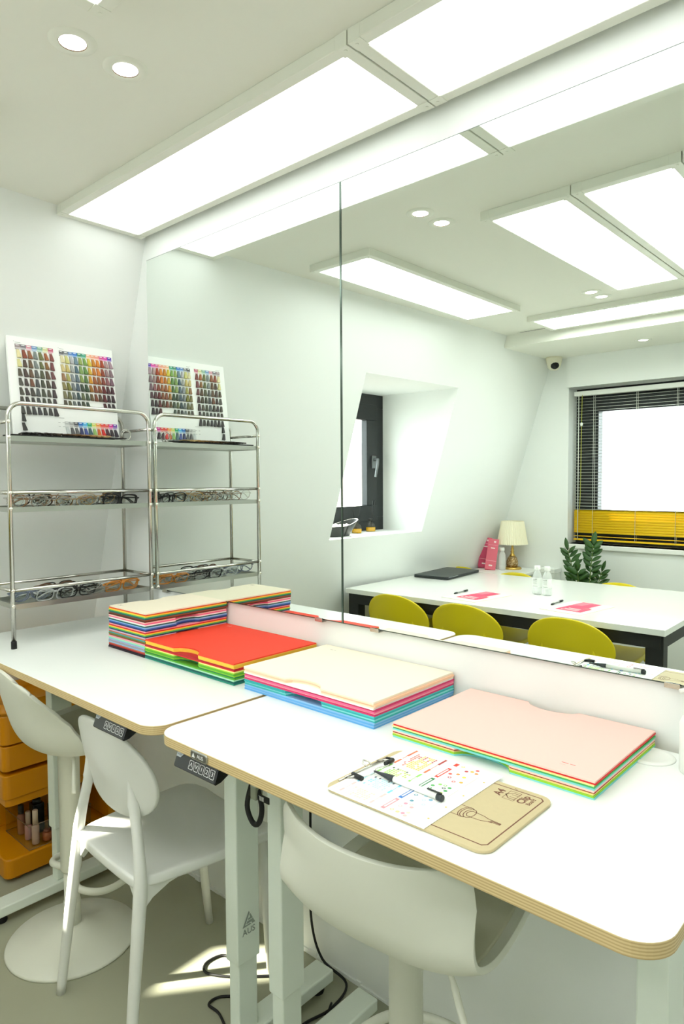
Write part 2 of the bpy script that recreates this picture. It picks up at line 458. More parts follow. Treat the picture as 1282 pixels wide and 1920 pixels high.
# ---------------------------------------------------------------- standing desks
DZ = .870; TH = .0205
def desk(x0, x1, label, lx, logo):
    cx = (x0+x1)/2
    t = thing('standing_desk', (cx, -.30, 0), label, 'desk', 'electric standing desks along the mirror')
    m = MB()
    m.prism(rrect(x0-cx, x1-cx, -.287, .297, .050, 10), DZ-TH, DZ, 0, 1, smooth=False)
    m.build('tabletop', [PLY, LAM], t, bevel=.0012)
    for sx, x in lx:
        lxx = x-cx
        n = MB(); n.box(lxx-.0325, lxx+.0325, -.265, .255, .028, .060); n.build('foot', WMETAL, t, bevel=.004)
        n = MB()
        for yy in (-.23,.225): n.lathe([(.017,.0),(.019,.006),(.012,.02),(.006,.029)],18,(lxx,yy,0))
        n.build('glide', RUBBER, t)
        n = MB(); n.box(lxx-.018, lxx+.018, -.057, .000, .060, .30); n.build('lower_column', WMETAL, t, bevel=.003)
        n = MB(); n.box(lxx-.0225, lxx+.0225, -.063, .005, .235, DZ-TH-.03); n.build('upper_column', WMETAL, t, bevel=.003)
        n = MB(); n.box(lxx-.03, lxx+.03, -.22, .22, DZ-TH-.03, DZ-TH); n.build('top_bracket', WMETAL, t)
    n = MB(); n.box(lx[0][1]-cx+.023, lx[1][1]-cx-.023, -.05, -.01, DZ-TH-.055, DZ-TH-.005); n.build('crossbar', WMETAL, t)
    if logo is not None:
        n = MB(); M = frame_M((logo-cx+.0231,-.029,.30),(0,1,0),(0,0,1)) @ Matrix.Scale(.88,4)
        text_into(n, 'AUS', M @ Matrix.Translation((0,.010,0)), .024, .0002, bold=.0003)
        def tri(p): n.add([tuple(M @ Vector((a,b_,.0003))) for a,b_ in p], [tuple(range(len(p)))])
        tri([(-.022,.026),(0,.066),(.003,.060),(-.0135,.030),(.004,.030),(.009,.026)])
        tri([(.002,.056),(.006,.056),(.0135,.041),(-.004,.041),(-.0015,.046),(.005,.046)])
        tri([(.0145,.039),(.022,.026),(.012,.026),(.009,.032),(-.009,.032),(-.0055,.039)])
        n.build('logo_print', mat('grey print',(140,150,142),.5), t)
    return t
d1 = desk(-.25, .930, 'left white standing desk with plywood edge under the wire rack', [(-1,-.048),(1,.8985)], .8985)
d2 = desk(.942, 1.925, 'right white standing desk with plywood edge holding the clipboard', [(-1,1.0525),(1,1.845)], None)
d1['label'] = 'left white standing desk with plywood edge carrying the wire rack'
def controller(x, label):
    t = thing('desk_controller', (x,-.560,DZ-TH), label, 'controller', 'height controllers under the desk fronts')
    m = MB(); # profile in y,z extruded along x
    hx = .066
    prof = [(-.016,-.001),(-.0275,-.0305),(-.025,-.034),(-.012,-.032),(.010,-.021),(.022,-.008),(.024,-.001)]
    vs = [(-hx,a,b_) for a,b_ in prof]+[(hx,a,b_) for a,b_ in prof]; k = len(prof)
    m.add(vs, [tuple(range(k)), tuple(reversed(range(k,2*k)))]+[(i,i+k,(i+1)%k+k,(i+1)%k) for i in range(k)])
    m.build('housing', mat('glossy black housing',(18,19,20),.25), t, bevel=.0015)
    o = Vector((0,-.02175,-.01575)); Y = Vector((0,.0115,.0295)).normalized()
    M = frame_M(o,(1,0,0),Y) @ Matrix.Scale(.80,4,(0,1,0))
    m = MB(); m.M = M; m.box(-.064,.064,-.019,.019,0,.0012); m.build('face_plate', mat('dark face plate',(52,54,54),.3), t)
    m = MB(); m.M = M; m.box(-.062,.062,.0165,.0195,.0008,.0020); m.build('silver_strip', mat('silver strip',(205,210,212),.3,.6), t)
    m = MB(); M2 = M
    kx = [-.012+.0165*i for i in range(5)]
    for x_ in kx:
        for r_, zz in ((rrect(x_-.0068,x_+.0068,-.0125,.0085,.002,3),0),):
            n_ = len(r_); ins = [(x_+(a-x_)*.86, -.002+(b_+.002)*.9) for a,b_ in r_]
            vs = [tuple(M2 @ Vector((a,b_,.0016))) for a,b_ in r_]+[tuple(M2 @ Vector((a,b_,.0016))) for a,b_ in ins]
            m.add(vs, [(i,(i+1)%n_,n_+(i+1)%n_,n_+i) for i in range(n_)])
    for x_, ch in zip(kx, ('Λ','V','1','2','3')):
        text_into(m, ch, M2 @ Matrix.Translation((x_,-.002,.0016)), .0135, 0)
    m.build('key_lettering', mat('white print',(230,232,232),.5), t)
    m = MB(); m.M = M; m.prism([(-.063,.004),(-.050,.004),(-.040,.0165),(-.063,.0165)],.0012,.0017); m.build('logo_tab', mat('silver tab',(176,182,186),.35,.4), t)
    m = MB(); text_into(m,'AUS', M @ Matrix.Translation((-.0545,.0102,.0019)), .0065, 0); m.build('logo_lettering', mat('dark lettering',(40,42,44),.5), t)
    return t
controller(.752, 'black height controller under the left desk front edge')
controller(1.076, 'black height controller under the right desk near the rounded corner')
t = thing('brand_badge', (1.097,-.5875,.8595), 'small silver maker badge on the right desk front edge', 'badge')
m = MB(); m.M = Matrix.Rotation(R(90),4,'X'); m.prism(rrect(-.026,.026,-.0085,.0085,.0055,5),-.0002,.003); m.build('plate', mat('badge silver',(196,198,194),.3,.8), t, bevel=.0008)
m = MB(); m.M = Matrix.Rotation(R(90),4,'X'); m.prism(rrect(-.0225,.0225,-.0062,.0062,.004,5),.003,.0034); m.build('inlay', mat('badge inlay',(112,112,106),.4,.5), t)
m = MB(); M = frame_M((0,-.0036,0),(1,0,0),(0,0,1)); text_into(m,'AUS',M @ Matrix.Translation((.0055,0,0)),.0105,.0001)
m.add([tuple(M @ Vector(q)) for q in ((-.020,-.0042,.0001),(-.010,-.0042,.0001),(-.015,.005,.0001))],[(0,1,2)])
m.build('lettering', mat('white print',(230,232,232),.5), t)
t = thing('cable_grommet', (1.737,-.052,DZ), 'round white cable grommet in the right desk beside the pink stack', 'grommet')
MB().lathe([(0,.0016),(.030,.0016),(.033,.003),(.043,.0022),(.045,0)],40).build('cover', WHITEP, t)
m = MB(); m.box(-.036,-.012,.020,.027,.0014,.0032); m.build('slot', RUBBER, t)

# ---------------------------------------------------------------- chairs
def chair(name, M_, label, group, loc, rz):
    t = thing(name, loc, label, 'chair', group, rz)
    # seat
    def seat(u, v):
        a = u*2-1; y = -.205+.415*v
        hw = .168+.040*math.sin(min(1,v*1.15)*math.pi/2)
        e = 1.0
        if v > .86: e = math.sqrt(max(0,1-((v-.86)/.14)**2))*.25+.75
        if v < .10: e = .93+.07*(v/.10)
        z = .440-.014*(1-a*a)*math.sin(math.pi*min(1,max(0,v)))+.006*abs(a)**3
        if v > .8: z -= .02*((v-.8)/.2)**2
        return (a*hw*e, y, z)
    m = MB(); m.grid(seat, 16, 18)
    m.build('seat', M_, t, solid=.026, soff=-1, bevel=.006)
    # backrest: wide egg-shaped shell
    def back(u, v):
        rr_ = v; w = 2*math.pi*u
        cx, cz = math.cos(w), math.sin(w)
        ex = abs(cx)**.90*(1 if cx>0 else -1); ez = abs(cz)**.95*(1 if cz>0 else -1)
        x = .195*ex*rr_*(1.0-.05*ez*rr_); z = .121*ez*rr_
        y = -.196 - .20*z + .9*x*x - .012*(1-rr_)
        return (x, y, .670+z)
    m = MB(); vs = []; n = 48; rings = 8
    vs.append(back(0,0))
    for j in range(1,rings+1):
        for k in range(n): vs.append(back(k/n, j/rings))
    fs = [(0,1+k,1+(k+1)%n) for k in range(n)]
    for j in range(rings-1):
        o = 1+j*n
        for k in range(n): fs.append((o+k,o+n+k,o+n+(k+1)%n,o+(k+1)%n))
    m.add(vs, fs, 0, True)
    m.build('backrest', M_, t, solid=.012, soff=0, bevel=.004)
    for sx in (-1,1):
        m = MB()
        p = cat_rom([(sx*.190,-.245,0),(sx*.180,-.222,.20),(sx*.170,-.198,.40),(sx*.166,-.194,.455),(sx*.146,-.188,.53),(sx*.124,-.184,.595),(sx*.116,-.187,.635),(sx*.112,-.192,.672)],5)
        k = len(p)
        rad = []
        for i in range(k):
            z = p[i].z
            rad.append(.0120+.0045*min(1,z/.42) if z < .40 else (.0165-.0035*min(1,(z-.40)/.12) if z < .60 else max(.003,.013*(1-(z-.60)/.075)+.002)))
        m.tube(p, rad, 12); m.build('leg', M_, t)
        m = MB()
        m.tube([(sx*.152,.205,0),(sx*.158,.188,.20),(sx*.165,.165,.428)], [.0115,.0140,.018], 12); m.build('leg', M_, t)
        # gusset under the seat between the legs
        m = MB()
        pr = [(-.192,.434),(.17,.434),(.17,.400),(.12,.415),(-.05,.415),(-.12,.406),(-.165,.388),(-.190,.365)]
        vs = [(sx*.150,a,b_) for a,b_ in pr]+[(sx*.172,a,b_) for a,b_ in pr]; q = len(pr)
        m.add(vs, [tuple(range(q)),tuple(reversed(range(q,2*q)))]+[(i,i+q,(i+1)%q+q,(i+1)%q) for i in range(q)])
        m.build('side_rail', M_, t, bevel=.005)
    m = MB(); pr = [(-.155,.434),(.155,.434),(.155,.37),(.12,.41),(-.12,.41),(-.155,.37)]
    vs = [(a,-.200,b_) for a,b_ in pr]+[(a,-.182,b_) for a,b_ in pr]; q = 6
    m.add(vs, [tuple(range(q)),tuple(reversed(range(q,2*q)))]+[(i,i+q,(i+1)%q+q,(i+1)%q) for i in range(q)])
    m.build('back_rail', M_, t, bevel=.005)
    return t
chair('dining_chair', PLAST, 'white plastic chair with oval back pushed under the left desk', None, (.5875,-.307,0), R(-2.7))
GY = 'yellow chairs around the meeting table'
y1 = chair('dining_chair', YELLOW, 'yellow plastic chair on the mirror side of the table, leftmost', GY, (-.005,-1.62,0), R(180))
dup(y1, (.409,-1.62,0), R(180), 'yellow plastic chair on the mirror side of the table, middle one', GY)
dup(y1, (.922,-1.625,0), R(180), 'yellow plastic chair on the mirror side of the table, rightmost', GY)
dup(y1, (-.335,-2.38,0), R(0), 'yellow plastic chair across the table, beside the closed laptop', GY)
dup(y1, (.085,-2.35,0), R(0), 'yellow plastic chair across the table, before the white cabinet', GY)
dup(y1, (.735,-2.33,0), R(0), 'yellow plastic chair across the table, right of the plant', GY)

# ---------------------------------------------------------------- shell bar stools
def lerp_tab(x, tab):
    for (x0,y0),(x1,y1) in zip(tab[:-1],tab[1:]):
        if x <= x1: return y0+(y1-y0)*max(0,(x-x0)/(x1-x0))
    return tab[-1][1]
def stool(loc, rz, dz, label, domed, ring_z):
    t = thing('bar_stool', loc, label, 'stool', 'ivory shell stools at the desks', rz)
    if domed:
        pf = [(.185,.004,.135),(.160,.008,.170),(.10,-.002,.186),(.01,-.012,.191),(-.06,-.010,.192),(-.108,.012,.191),(-.135,.050,.189),(-.152,.100,.182),(-.165,.150,.170),(-.176,.195,.155),(-.182,.230,.138),(-.184,.244,.120)]
    else:
        pf = [(.185,.004,.135),(.160,.008,.170),(.10,-.002,.186),(.01,-.012,.191),(-.06,-.008,.192),(-.106,.012,.191),(-.132,.048,.189),(-.146,.095,.187),(-.155,.140,.186),(-.160,.175,.184),(-.162,.192,.181),(-.163,.201,.174)]
    P = cat_rom(pf, 5)
    S0 = .607+dz
    def sh(u, v):
        i = v*(len(P)-1); k = int(min(i, len(P)-2)); f = i-k
        p = P[k].lerp(P[k+1], f); a = u*2-1
        bk = max(0.0, p.y) if v > .4 else 0.0
        if domed:
            w_ = lerp_tab(p.x, [(-.185,.026),(-.176,.046),(-.165,.068),(-.152,.084),(-.135,.088),(-.108,.078),(-.06,.052),(.01,.020),(.10,0),(.2,0)])
            z = S0 + p.y + max(0, 1-bk/.14)*.034*abs(a)**3 - .042*(bk/.244)**2.5*a*a
        else:
            w_ = .052*min(1, bk/.14)
            z = S0 + p.y + (1-min(1, bk/.14))*.040*abs(a)**3 - .012*(bk/.2)**3*(1-a*a)
        y = p.x + w_*abs(a)**2.3
        return (a*p.z, y, z)
    m = MB(); m.grid(sh, 22, len(P)-1); m.build('shell', STOOLP, t, solid=.010, soff=0, bevel=.004)
    def pd(u, v):
        q = sh(.05+.90*u, .06+.38*v)
        return (q[0]*.96, q[1], q[2]+.007)
    m = MB(); m.grid(pd, 16, 22); m.build('seat_pad', PAD, t, solid=.010, soff=1, bevel=.003)
    zt = S0-.018
    MB().lathe([(.0285,.214+dz*.5),(.0305,.22+dz*.5),(.0305,zt-.01),(.055,zt)],28).build('lift_cover', STOOLP, t)
    MB().lathe([(.025,.04),(.025,.118),(.0245,.120),(.0225,.121),(.0225,.30)],28).build('gas_post', STOOLP, t)
    MB().lathe([(.186,0),(.188,.005),(.184,.010),(.12,.020),(.075,.033),(.045,.047),(.032,.052)],56).build('base', STOOLP, t)
    zr = ring_z
    pts = [(.0,.0,zr),(.06,.02,zr)] 
    ring_ = [(.008,.004,zr+.004),(.09,-.02,zr),(.135,.02,zr-.01),(.14,.08,zr-.012),(.10,.15,zr-.012),(0,.178,zr-.012),(-.10,.15,zr-.012),(-.14,.08,zr-.012),(-.135,.02,zr-.01),(-.09,-.02,zr),(-.008,.004,zr+.004)]
    MB().tube(cat_rom(ring_,5), .010, 10).build('foot_ring', STOOLP, t)
    MB().tube(cat_rom([(.03,.0,zt-.004),(.085,-.02,zt-.010),(.108,-.03,zt-.030),(.125,-.038,zt-.062),(.140,-.045,zt-.088)],3),[.005]*7+[.0062]*6,10).build('lever', STOOLP, t)
    return t
stool((.198,-.416,0), R(-3), 0.006, 'ivory shell stool on a round base at the left desk', True, .205)
stool((1.445,-.405,0), R(5), .004, 'ivory shell stool in front, tucked under the right desk', False, .300)
# ---------------------------------------------------------------- coloured folders
PAL = {'cream':(238,228,206),'ivory':(246,236,216),'orange red':(226,84,44),'bright red':(240,66,40),'red':(214,36,40),'dark red':(176,22,36),'yellow':(248,206,60),
 'golden yellow':(246,196,72),'pale yellow':(246,238,140),'straw yellow':(248,226,150),'lime green':(150,206,50),'leaf green':(92,176,52),'green':(72,178,96),'forest green':(36,128,74),
 'teal green':(24,136,112),'dark teal':(24,96,96),'teal':(44,170,172),'aqua':(130,214,214),'turquoise':(70,196,196),'mint':(170,222,190),'brown':(140,74,44),'dark brown':(92,46,34),
 'terracotta':(196,110,76),'pale pink':(250,206,196),'blush pink':(247,203,193),'pink':(246,160,176),'rose pink':(238,104,150),'magenta':(206,44,104),'white':(240,240,236),
 'navy':(34,50,104),'light blue':(140,188,232),'sky blue':(96,168,224),'blue':(54,98,184),'lilac':(206,180,206),'lavender':(178,172,214),'grey':(160,164,166),'peach':(250,204,170),
 'light peach':(252,220,190),'olive':(120,120,52),'black':(28,28,32),'plum black':(48,34,48)}
def fmat(c): return mat('card '+c, PAL[c], .62)
def notch_poly(L, W, side):
    # rectangle centred on origin, L along x, W along y, a shallow neck notch in one long edge
    hx, hy = L/2, W/2; n = 12; a0, a1, d = -.145*L, .135*L, .026*W/.285*1.0
    arc = []
    for k in range(n+1):
        s = k/n; x = a0+(a1-a0)*s
        prof = 0 if s in (0,1) else (math.sin(math.pi*s)**.55)
        arc.append((x, d*prof))
    if side == 'f':
        p = [(-hx,-hy)]+[(x,-hy+q) for x,q in arc]+[(hx,-hy),(hx,hy),(-hx,hy)]
    elif side == 'b':
        p = [(-hx,-hy),(hx,-hy),(hx,hy)]+[(x,hy-q) for x,q in reversed(arc)]+[(-hx,hy)]
    else: p = [(-hx,-hy),(hx,-hy),(hx,hy),(-hx,hy)]
    return p
def stack(cx, cy, z0, L, W, th, cols, where, group, rot=0.0, lean=(0,0), jit=.0015, seed=1, mark=None):
    rr = random.Random(seed); n = len(cols)
    z = z0+th*(n-1)
    for i, (c, sd) in enumerate(cols):
        m = MB(); m.prism(notch_poly(L, W, sd), 0.0, th)
        o = m.build('color_folder', fmat(c))
        f = (n-1-i)/max(1,n-1)
        o.location = (cx+lean[0]*f+rr.uniform(-jit,jit), cy+lean[1]*f+rr.uniform(-jit,jit), z0+th*(n-1-i)+.00002*(n-1-i))
        o.rotation_euler = (0,0,rot+rr.uniform(-.004,.004))
        pos = 'topmost' if i == 0 else ('lowest' if i == n-1 else ORD[i]+' from the top')
        tag(o, '%s folder, %s of the %s' % (c, pos, where), 'folder', group)
        if i == 0 and mark:
            mk = MB()
            for (x,y,w,h,cc) in mark: mk.box(x,x+w,y,y+h,th,th+.00015,0,cc)
            mk.build('printed_mark', INK, o)
A = [('cream','b'),('orange red','b'),('yellow','b'),('green','b'),('dark teal','b'),('brown','b'),('dark brown','b'),('pale pink','f'),('rose pink','f'),('white','f'),('dark teal','f'),('light blue','f'),('blue','f'),('navy','f'),
     ('pink','b'),('red','b'),('yellow','b'),('green','b'),('navy','b'),('lilac','f'),('terracotta','f'),('teal','b'),('olive','b'),('brown','b'),('pink','f'),('mint','b'),('aqua','b'),('lavender','b'),('grey','f'),('light blue','b'),('terracotta','b'),('dark red','f'),('black','b'),('plum black','b')]
# tall stack: long side along y, notches on the long sides
stack(.312,-.139,DZ+.0002,.294,.205,.0038,A,'tall stack by the rack','folders of the tall stack',rot=R(90),lean=(.010,-.002),seed=2,
      mark=[(-.128,.070,.004,.012,(170,160,150)),(-.121,.070,.003,.016,(180,170,160)),(-.128,.084,.003,.006,(170,160,150))])
B = [('bright red','f'),('golden yellow','f'),('yellow','f'),('golden yellow','f'),('dark red','b'),('red','b'),('pale yellow','f'),('lime green','f'),('leaf green','f'),('lime green','f'),('forest green','f'),('leaf green','b'),('mint','b'),('teal green','b'),('dark teal','b'),('teal green','b')]
stack(.620,-.139,DZ+.0002,.406,.294,.0034,B,'red-topped stack','folders of the red-topped stack',seed=3,mark=[(-.165,.118,.004,.010,(250,150,130)),(-.155,.118,.004,.012,(250,150,130))])
Cc = [('ivory','f'),('light peach','f'),('peach','f'),('light peach','f'),('white','b'),('magenta','b'),('rose pink','b'),('pink','b'),('magenta','b'),('turquoise','f'),('teal','f'),('aqua','f'),('teal','f'),('light blue','b'),('sky blue','b'),('light blue','b'),('sky blue','b')]
stack(1.068,-.137,DZ+.0002,.412,.294,.0033,Cc,'ivory-topped stack','folders of the ivory-topped stack',seed=4,mark=[(-.160,.112,.010,.003,(190,186,176)),(-.146,.112,.006,.003,(190,186,176))])
D = [('blush pink','b'),('red','b'),('straw yellow','b'),('green','b'),('aqua','b'),('pale pink','f'),('dark red','f'),('straw yellow','f'),('lime green','f'),('aqua','f')]
stack(1.527,-.142,DZ+.0002,.405,.291,.0029,D,'pink-topped stack','folders of the pink-topped stack',seed=5,
      mark=[(.130,-.108,.012,.002,(226,110,100)),(.145,-.108,.009,.002,(226,110,100)),(.130,-.116,.010,.0015,(236,180,170))])

# ---------------------------------------------------------------- clipboard, chart sheet, pen
MDF = mat('pale mdf board', (200,184,144), .55, noise=.04, nscale=120)
t = thing('clipboard', (1.53,-.4405,DZ), 'pale wood clipboard under a colour chart on the right desk', 'clipboard')
m = MB(); m.prism(rrect(-.150,.158,-.1065,.1035,.022,8), .0005, .0052); m.build('board', MDF, t, bevel=.001)
BR = (112,66,44)
m = MB(); zi = .00525
def ln(p, w=.0007, z=zi, col=BR, o=(1.53,-.4405)):
    for (x0,y0),(x1,y1) in zip(p[:-1],p[1:]):
        d = Vector((x1-x0,y1-y0)); 
        if d.length < 1e-7: continue
        nrm = Vector((-d.y,d.x)).normalized()*w; e = d.normalized()*w*.5
        q = [(x0-e.x+nrm.x,y0-e.y+nrm.y),(x1+e.x+nrm.x,y1+e.y+nrm.y),(x1+e.x-nrm.x,y1+e.y-nrm.y),(x0-e.x-nrm.x,y0-e.y-nrm.y)]
        m.add([(a-o[0],b_-o[1],z) for a,b_ in q], [(3,2,1,0)], 0, False, col)
bx0, bx1, by0, by1 = 1.40, 1.676, -.531, -.349
ln([(bx0,by0),(bx1-.006,by0),(bx1,by0+.006),(bx1,by1-.006),(bx1-.006,by1),(bx0,by1)], .0011)
TM = frame_M((0,0,zi),(0,1,0),(-1,0,0))
def T_(x, y): return Matrix.Translation((x-1.53,y+.4405,0)) @ TM
text_into(m,'A4',T_(1.609,-.371),.019,0,0,BR,.0006)
text_into(m,'Clip',T_(1.651,-.371),.018,0,0,BR,.0006)
text_into(m,'Board',T_(1.6635,-.371),.010,0,0,BR,.0003)
# pencil icon
ix, iy = 1.631, -.371
ln([(ix-.010,iy-.015),(ix+.009,iy-.015),(ix+.009,iy+.015),(ix-.010,iy+.015),(ix-.010,iy-.015)],.0005)
ln([(ix+.010,iy-.010),(ix-.002,iy-.010),(ix-.011,iy),(ix-.002,iy+.010),(ix+.010,iy+.010)],.0007)
ln([(ix+.009,iy-.004),(ix-.002,iy-.004)],.0006); ln([(ix+.009,iy+.004),(ix-.002,iy+.004)],.0006)
ln([(ix-.008,iy-.003),(ix-.011,iy),(ix-.008,iy+.003)],.0010)
# screwdriver drawing
sy = -.465
ln([(1.52,sy+.016),(1.602,sy+.016)]); ln([(1.52,sy-.016),(1.600,sy-.016)])
def arc(cx,cy,rx,ry,a0,a1,n=14): return [(cx+rx*math.cos(R(a0+(a1-a0)*k/n)), cy+ry*math.sin(R(a0+(a1-a0)*k/n))) for k in range(n+1)]
ln(arc(1.604,sy,.010,.017,60,300)); ln(arc(1.6065,sy,.009,.016,60,300)); ln(arc(1.611,sy,.008,.0145,-100,250))
ln(arc(1.613,sy,.006,.009,70,290)); ln([(1.615,sy+.009),(1.632,sy+.007),(1.640,sy+.004),(1.648,sy+.0035)]); ln([(1.615,sy-.009),(1.634,sy-.008),(1.642,sy-.004),(1.650,sy-.003)])
ln([(1.640,sy+.004),(1.662,sy+.0025),(1.662,sy-.002),(1.644,sy-.002)]); ln([(1.646,sy+.001),(1.661,sy+.0005)],.0012)
ln([(1.532,-.3425),(1.536,-.3425)],.0006); ln([(1.622,-.3445),(1.626,-.3445)],.0006)
m.build('engraved_drawing', INK, t)
wm = MB(); z = .0105
wm.tube([(-.140,-.060,.006),(-.128,-.052,z),(-.124,-.05,z)],.0016,8); wm.tube([(-.145,.030,.006),(-.131,.036,z),(-.124,.038,z)],.0016,8)
wm.tube([(-.1415,-.075,.006),(-.1415,.055,.006)],.0016,8); wm.tube([(-.140,-.062,.0085),(-.133,.040,.0085)],.0012,8)
wm.tube(cat_rom([(-.118,-.046,z-.002),(-.110,-.020,z),(-.122,0,z-.002),(-.112,.020,z),(-.120,.034,z-.002)],5),.0009,6)
wm.tube([(-.139,-.002,.006),(-.150,-.004,.011),(-.155,.004,.013),(-.148,.010,.011),(-.138,.008,.006)],.0015,8)
wm.build('clip_wire', CHROME, t)
for s, yy in ((-1,-.049),(1,.037)):
    g = MB(); g.tube([(-.138,yy+s*-.006,.008),(-.126,yy,.0105),(-.112,yy+s*.004+.004,.0095)] if s<0 else [(-.132,yy+.004,.0095),(-.120,yy+.006,.0105),(-.120,yy-.014,.0095)],.0042,10); g.build('clip_tip', BLACK, t)

pt_ = tag(MB().box(1.3925-1.49,1.5865-1.49,-.550+.435,-.3195+.435,0,.0004).build('chart_sheet', PAPER, None, (1.49,-.435,DZ+.0058)), 'white printed colour chart sheet held on the wooden clipboard', 'paper')
m = MB(); rr = random.Random(11)
def pr(x0,x1,y0,y1,c,z=.00045): m.add([(x0-1.49,y0+.435,z),(x1-1.49,y0+.435,z),(x1-1.49,y1+.435,z),(x0-1.49,y1+.435,z)],[(0,1,2,3)],0,False,c)
def disc(x,y,r_,c,z=.0005,hole=None):
    n=14; m.add([(x-1.49+r_*math.cos(2*math.pi*k/n),y+.435+r_*math.sin(2*math.pi*k/n),z) for k in range(n)],[tuple(range(n))],0,False,c)
    if hole: disc(x,y,r_*.5,hole,z+.0001)
colsC = [(-.541,-.500,(240,196,194),(232,150,158),[(246,214,214),(250,226,196),(246,206,190)],[(232,196,190),(226,150,170),(236,214,190),(214,206,150),(240,180,180)]),
         (-.496,-.452,(120,206,232),(52,120,200),[(150,220,232),(190,232,240),(60,90,100)],[(190,226,236),(150,214,226),(90,150,170),(190,224,240),(120,170,200)]),
         (-.446,-.402,(150,212,110),(40,130,74),[(160,220,90),(196,228,120),(70,90,60)],[(60,160,84),(80,170,90),(150,214,110),(50,70,60),(200,226,110)]),
         (-.396,-.326,(238,120,80),(228,66,50),[(226,120,110),(250,206,90),(190,96,96)],[(230,80,76),(248,180,70),(250,222,90),(190,50,60),(240,150,80)])]
for (ya,yb,ct,cd,blk,dots) in colsC:
    wd = yb-ya
    pr(1.411,1.4155,ya,ya+wd*.30,ct); pr(1.411,1.4155,ya+wd*.72,yb,ct); pr(1.4125,1.414,ya+wd*.34,ya+wd*.68,ct,.00055)
    if wd > .05: pr(1.411,1.4155,ya+wd*.55,ya+wd*.72,(200,90,70))
    # table of little cells
    x = 1.424
    for i in range(9):
        c0 = blk[0] if i < 2 else blk[1]
        for j in range(int(wd/.006)-1):
            if rr.random() < .78:
                c = blk[2] if (j > wd/.006*.55 and i % 2 == 0 and rr.random() < .75) else c0
                pr(x+i*.0048, x+i*.0048+.0036, ya+j*.006, ya+j*.006+.0048, c)
    pr(1.475,1.4795,ya,ya+wd*.28,ct); pr(1.475,1.4795,ya+wd*.62,yb,ct if wd < .05 else (176,66,66)); pr(1.4764,1.4778,ya+wd*.3,ya+wd*.6,ct)
    pr(1.498,1.5055,ya,ya+min(wd,.045),cd); pr(1.500,1.5032,ya+.006,ya+min(wd,.045)-.006,(248,248,246),.0006)
    if wd > .05: pr(1.498,1.5055,yb-.012,yb,cd)
    spots = []
    for k in range(11 if wd > .05 else 9):
        for _ in range(30):
            x, y = rr.uniform(1.513,1.548), rr.uniform(ya+.004,yb-.002)
            if all((x-a)**2+(y-b_)**2 > .0082**2 for a,b_ in spots): break
        spots.append((x,y)); c = dots[k % 5]
        disc(x,y,.0034,c,.00045,(248,248,246) if k % 3 == 2 else None)
    for k in range(4): pr(1.557+.0042*k,1.5575+.0042*k,ya+.003,ya+.003+wd*rr.uniform(.4,.75),(196,206,206) if k else ct)
    disc(1.574,ya+wd*.5,.0018,(214,190,60)); pr(1.400,1.4012,ya,ya+.012,(206,180,186)); pr(1.404,1.405,ya+.006,ya+.030,(200,206,220))
for x in (1.49,1.552): pr(x,x+.0004,-.548,-.322,(226,232,234),.00043)
for y in (-.4985,-.449,-.399): pr(1.507,1.585,y,y+.0004,(214,228,232),.00043)
m.build('printed_chart', INK, pt_)
# pen
p0, p1 = Vector((1.416,-.457,.8805)), Vector((1.561,-.4635,.8805))
t = thing('marker_pen', ((p0.x+p1.x)/2,(p0.y+p1.y)/2,DZ+.0063), 'white pen with black grip and cap lying across the chart sheet', 'pen', rz=math.atan2(p1.y-p0.y,p1.x-p0.x))
L = (p1-p0).length/2
RX = Matrix.Rotation(R(90),4,'Y')
def seg(name, a, b_, prof, mm):
    q = MB(); q.M = Matrix.Translation((a,0,.0056)) @ RX; q.lathe(prof,18); return q.build(name, mm, t)
seg('barrel', -L+.046, 0, [(.0052,0),(.0052,2*L-.046-.010)], WHITEP)
seg('grip', -L, 0, [(.0008,0),(.0016,.002),(.0022,.010),(.0050,.036),(.0054,.046)], mat('charcoal grip',(48,54,58),.45))
seg('end_cap', L-.010, 0, [(.0056,0),(.0056,.009),(.0046,.0105)], mat('charcoal grip',(48,54,58),.45))
q = MB(); q.box(L-.030,L-.004,-.0016,.0016,.0118,.0132); q.box(L-.006,L-.002,-.0016,.0016,.0095,.0132); q.build('pocket_clip', BLACK, t, bevel=.0004)
# white bottle at the right frame edge
t = thing('spray_bottle', (1.825,-.071,DZ), 'white plastic bottle with pump standing behind at the right desk edge', 'bottle')
MB().lathe([(.028,0),(.031,.003),(.031,.085),(.027,.096),(.012,.103),(.012,.11)],30).build('body', WHITEP, t)
q = MB(); q.lathe([(.014,.108),(.014,.125),(.010,.128),(.004,.130),(.004,.142)],20); q.tube([(0,0,.142),(-.018,.0,.143),(-.032,0,.137)],.0045,8); q.build('pump', WHITEP, t)

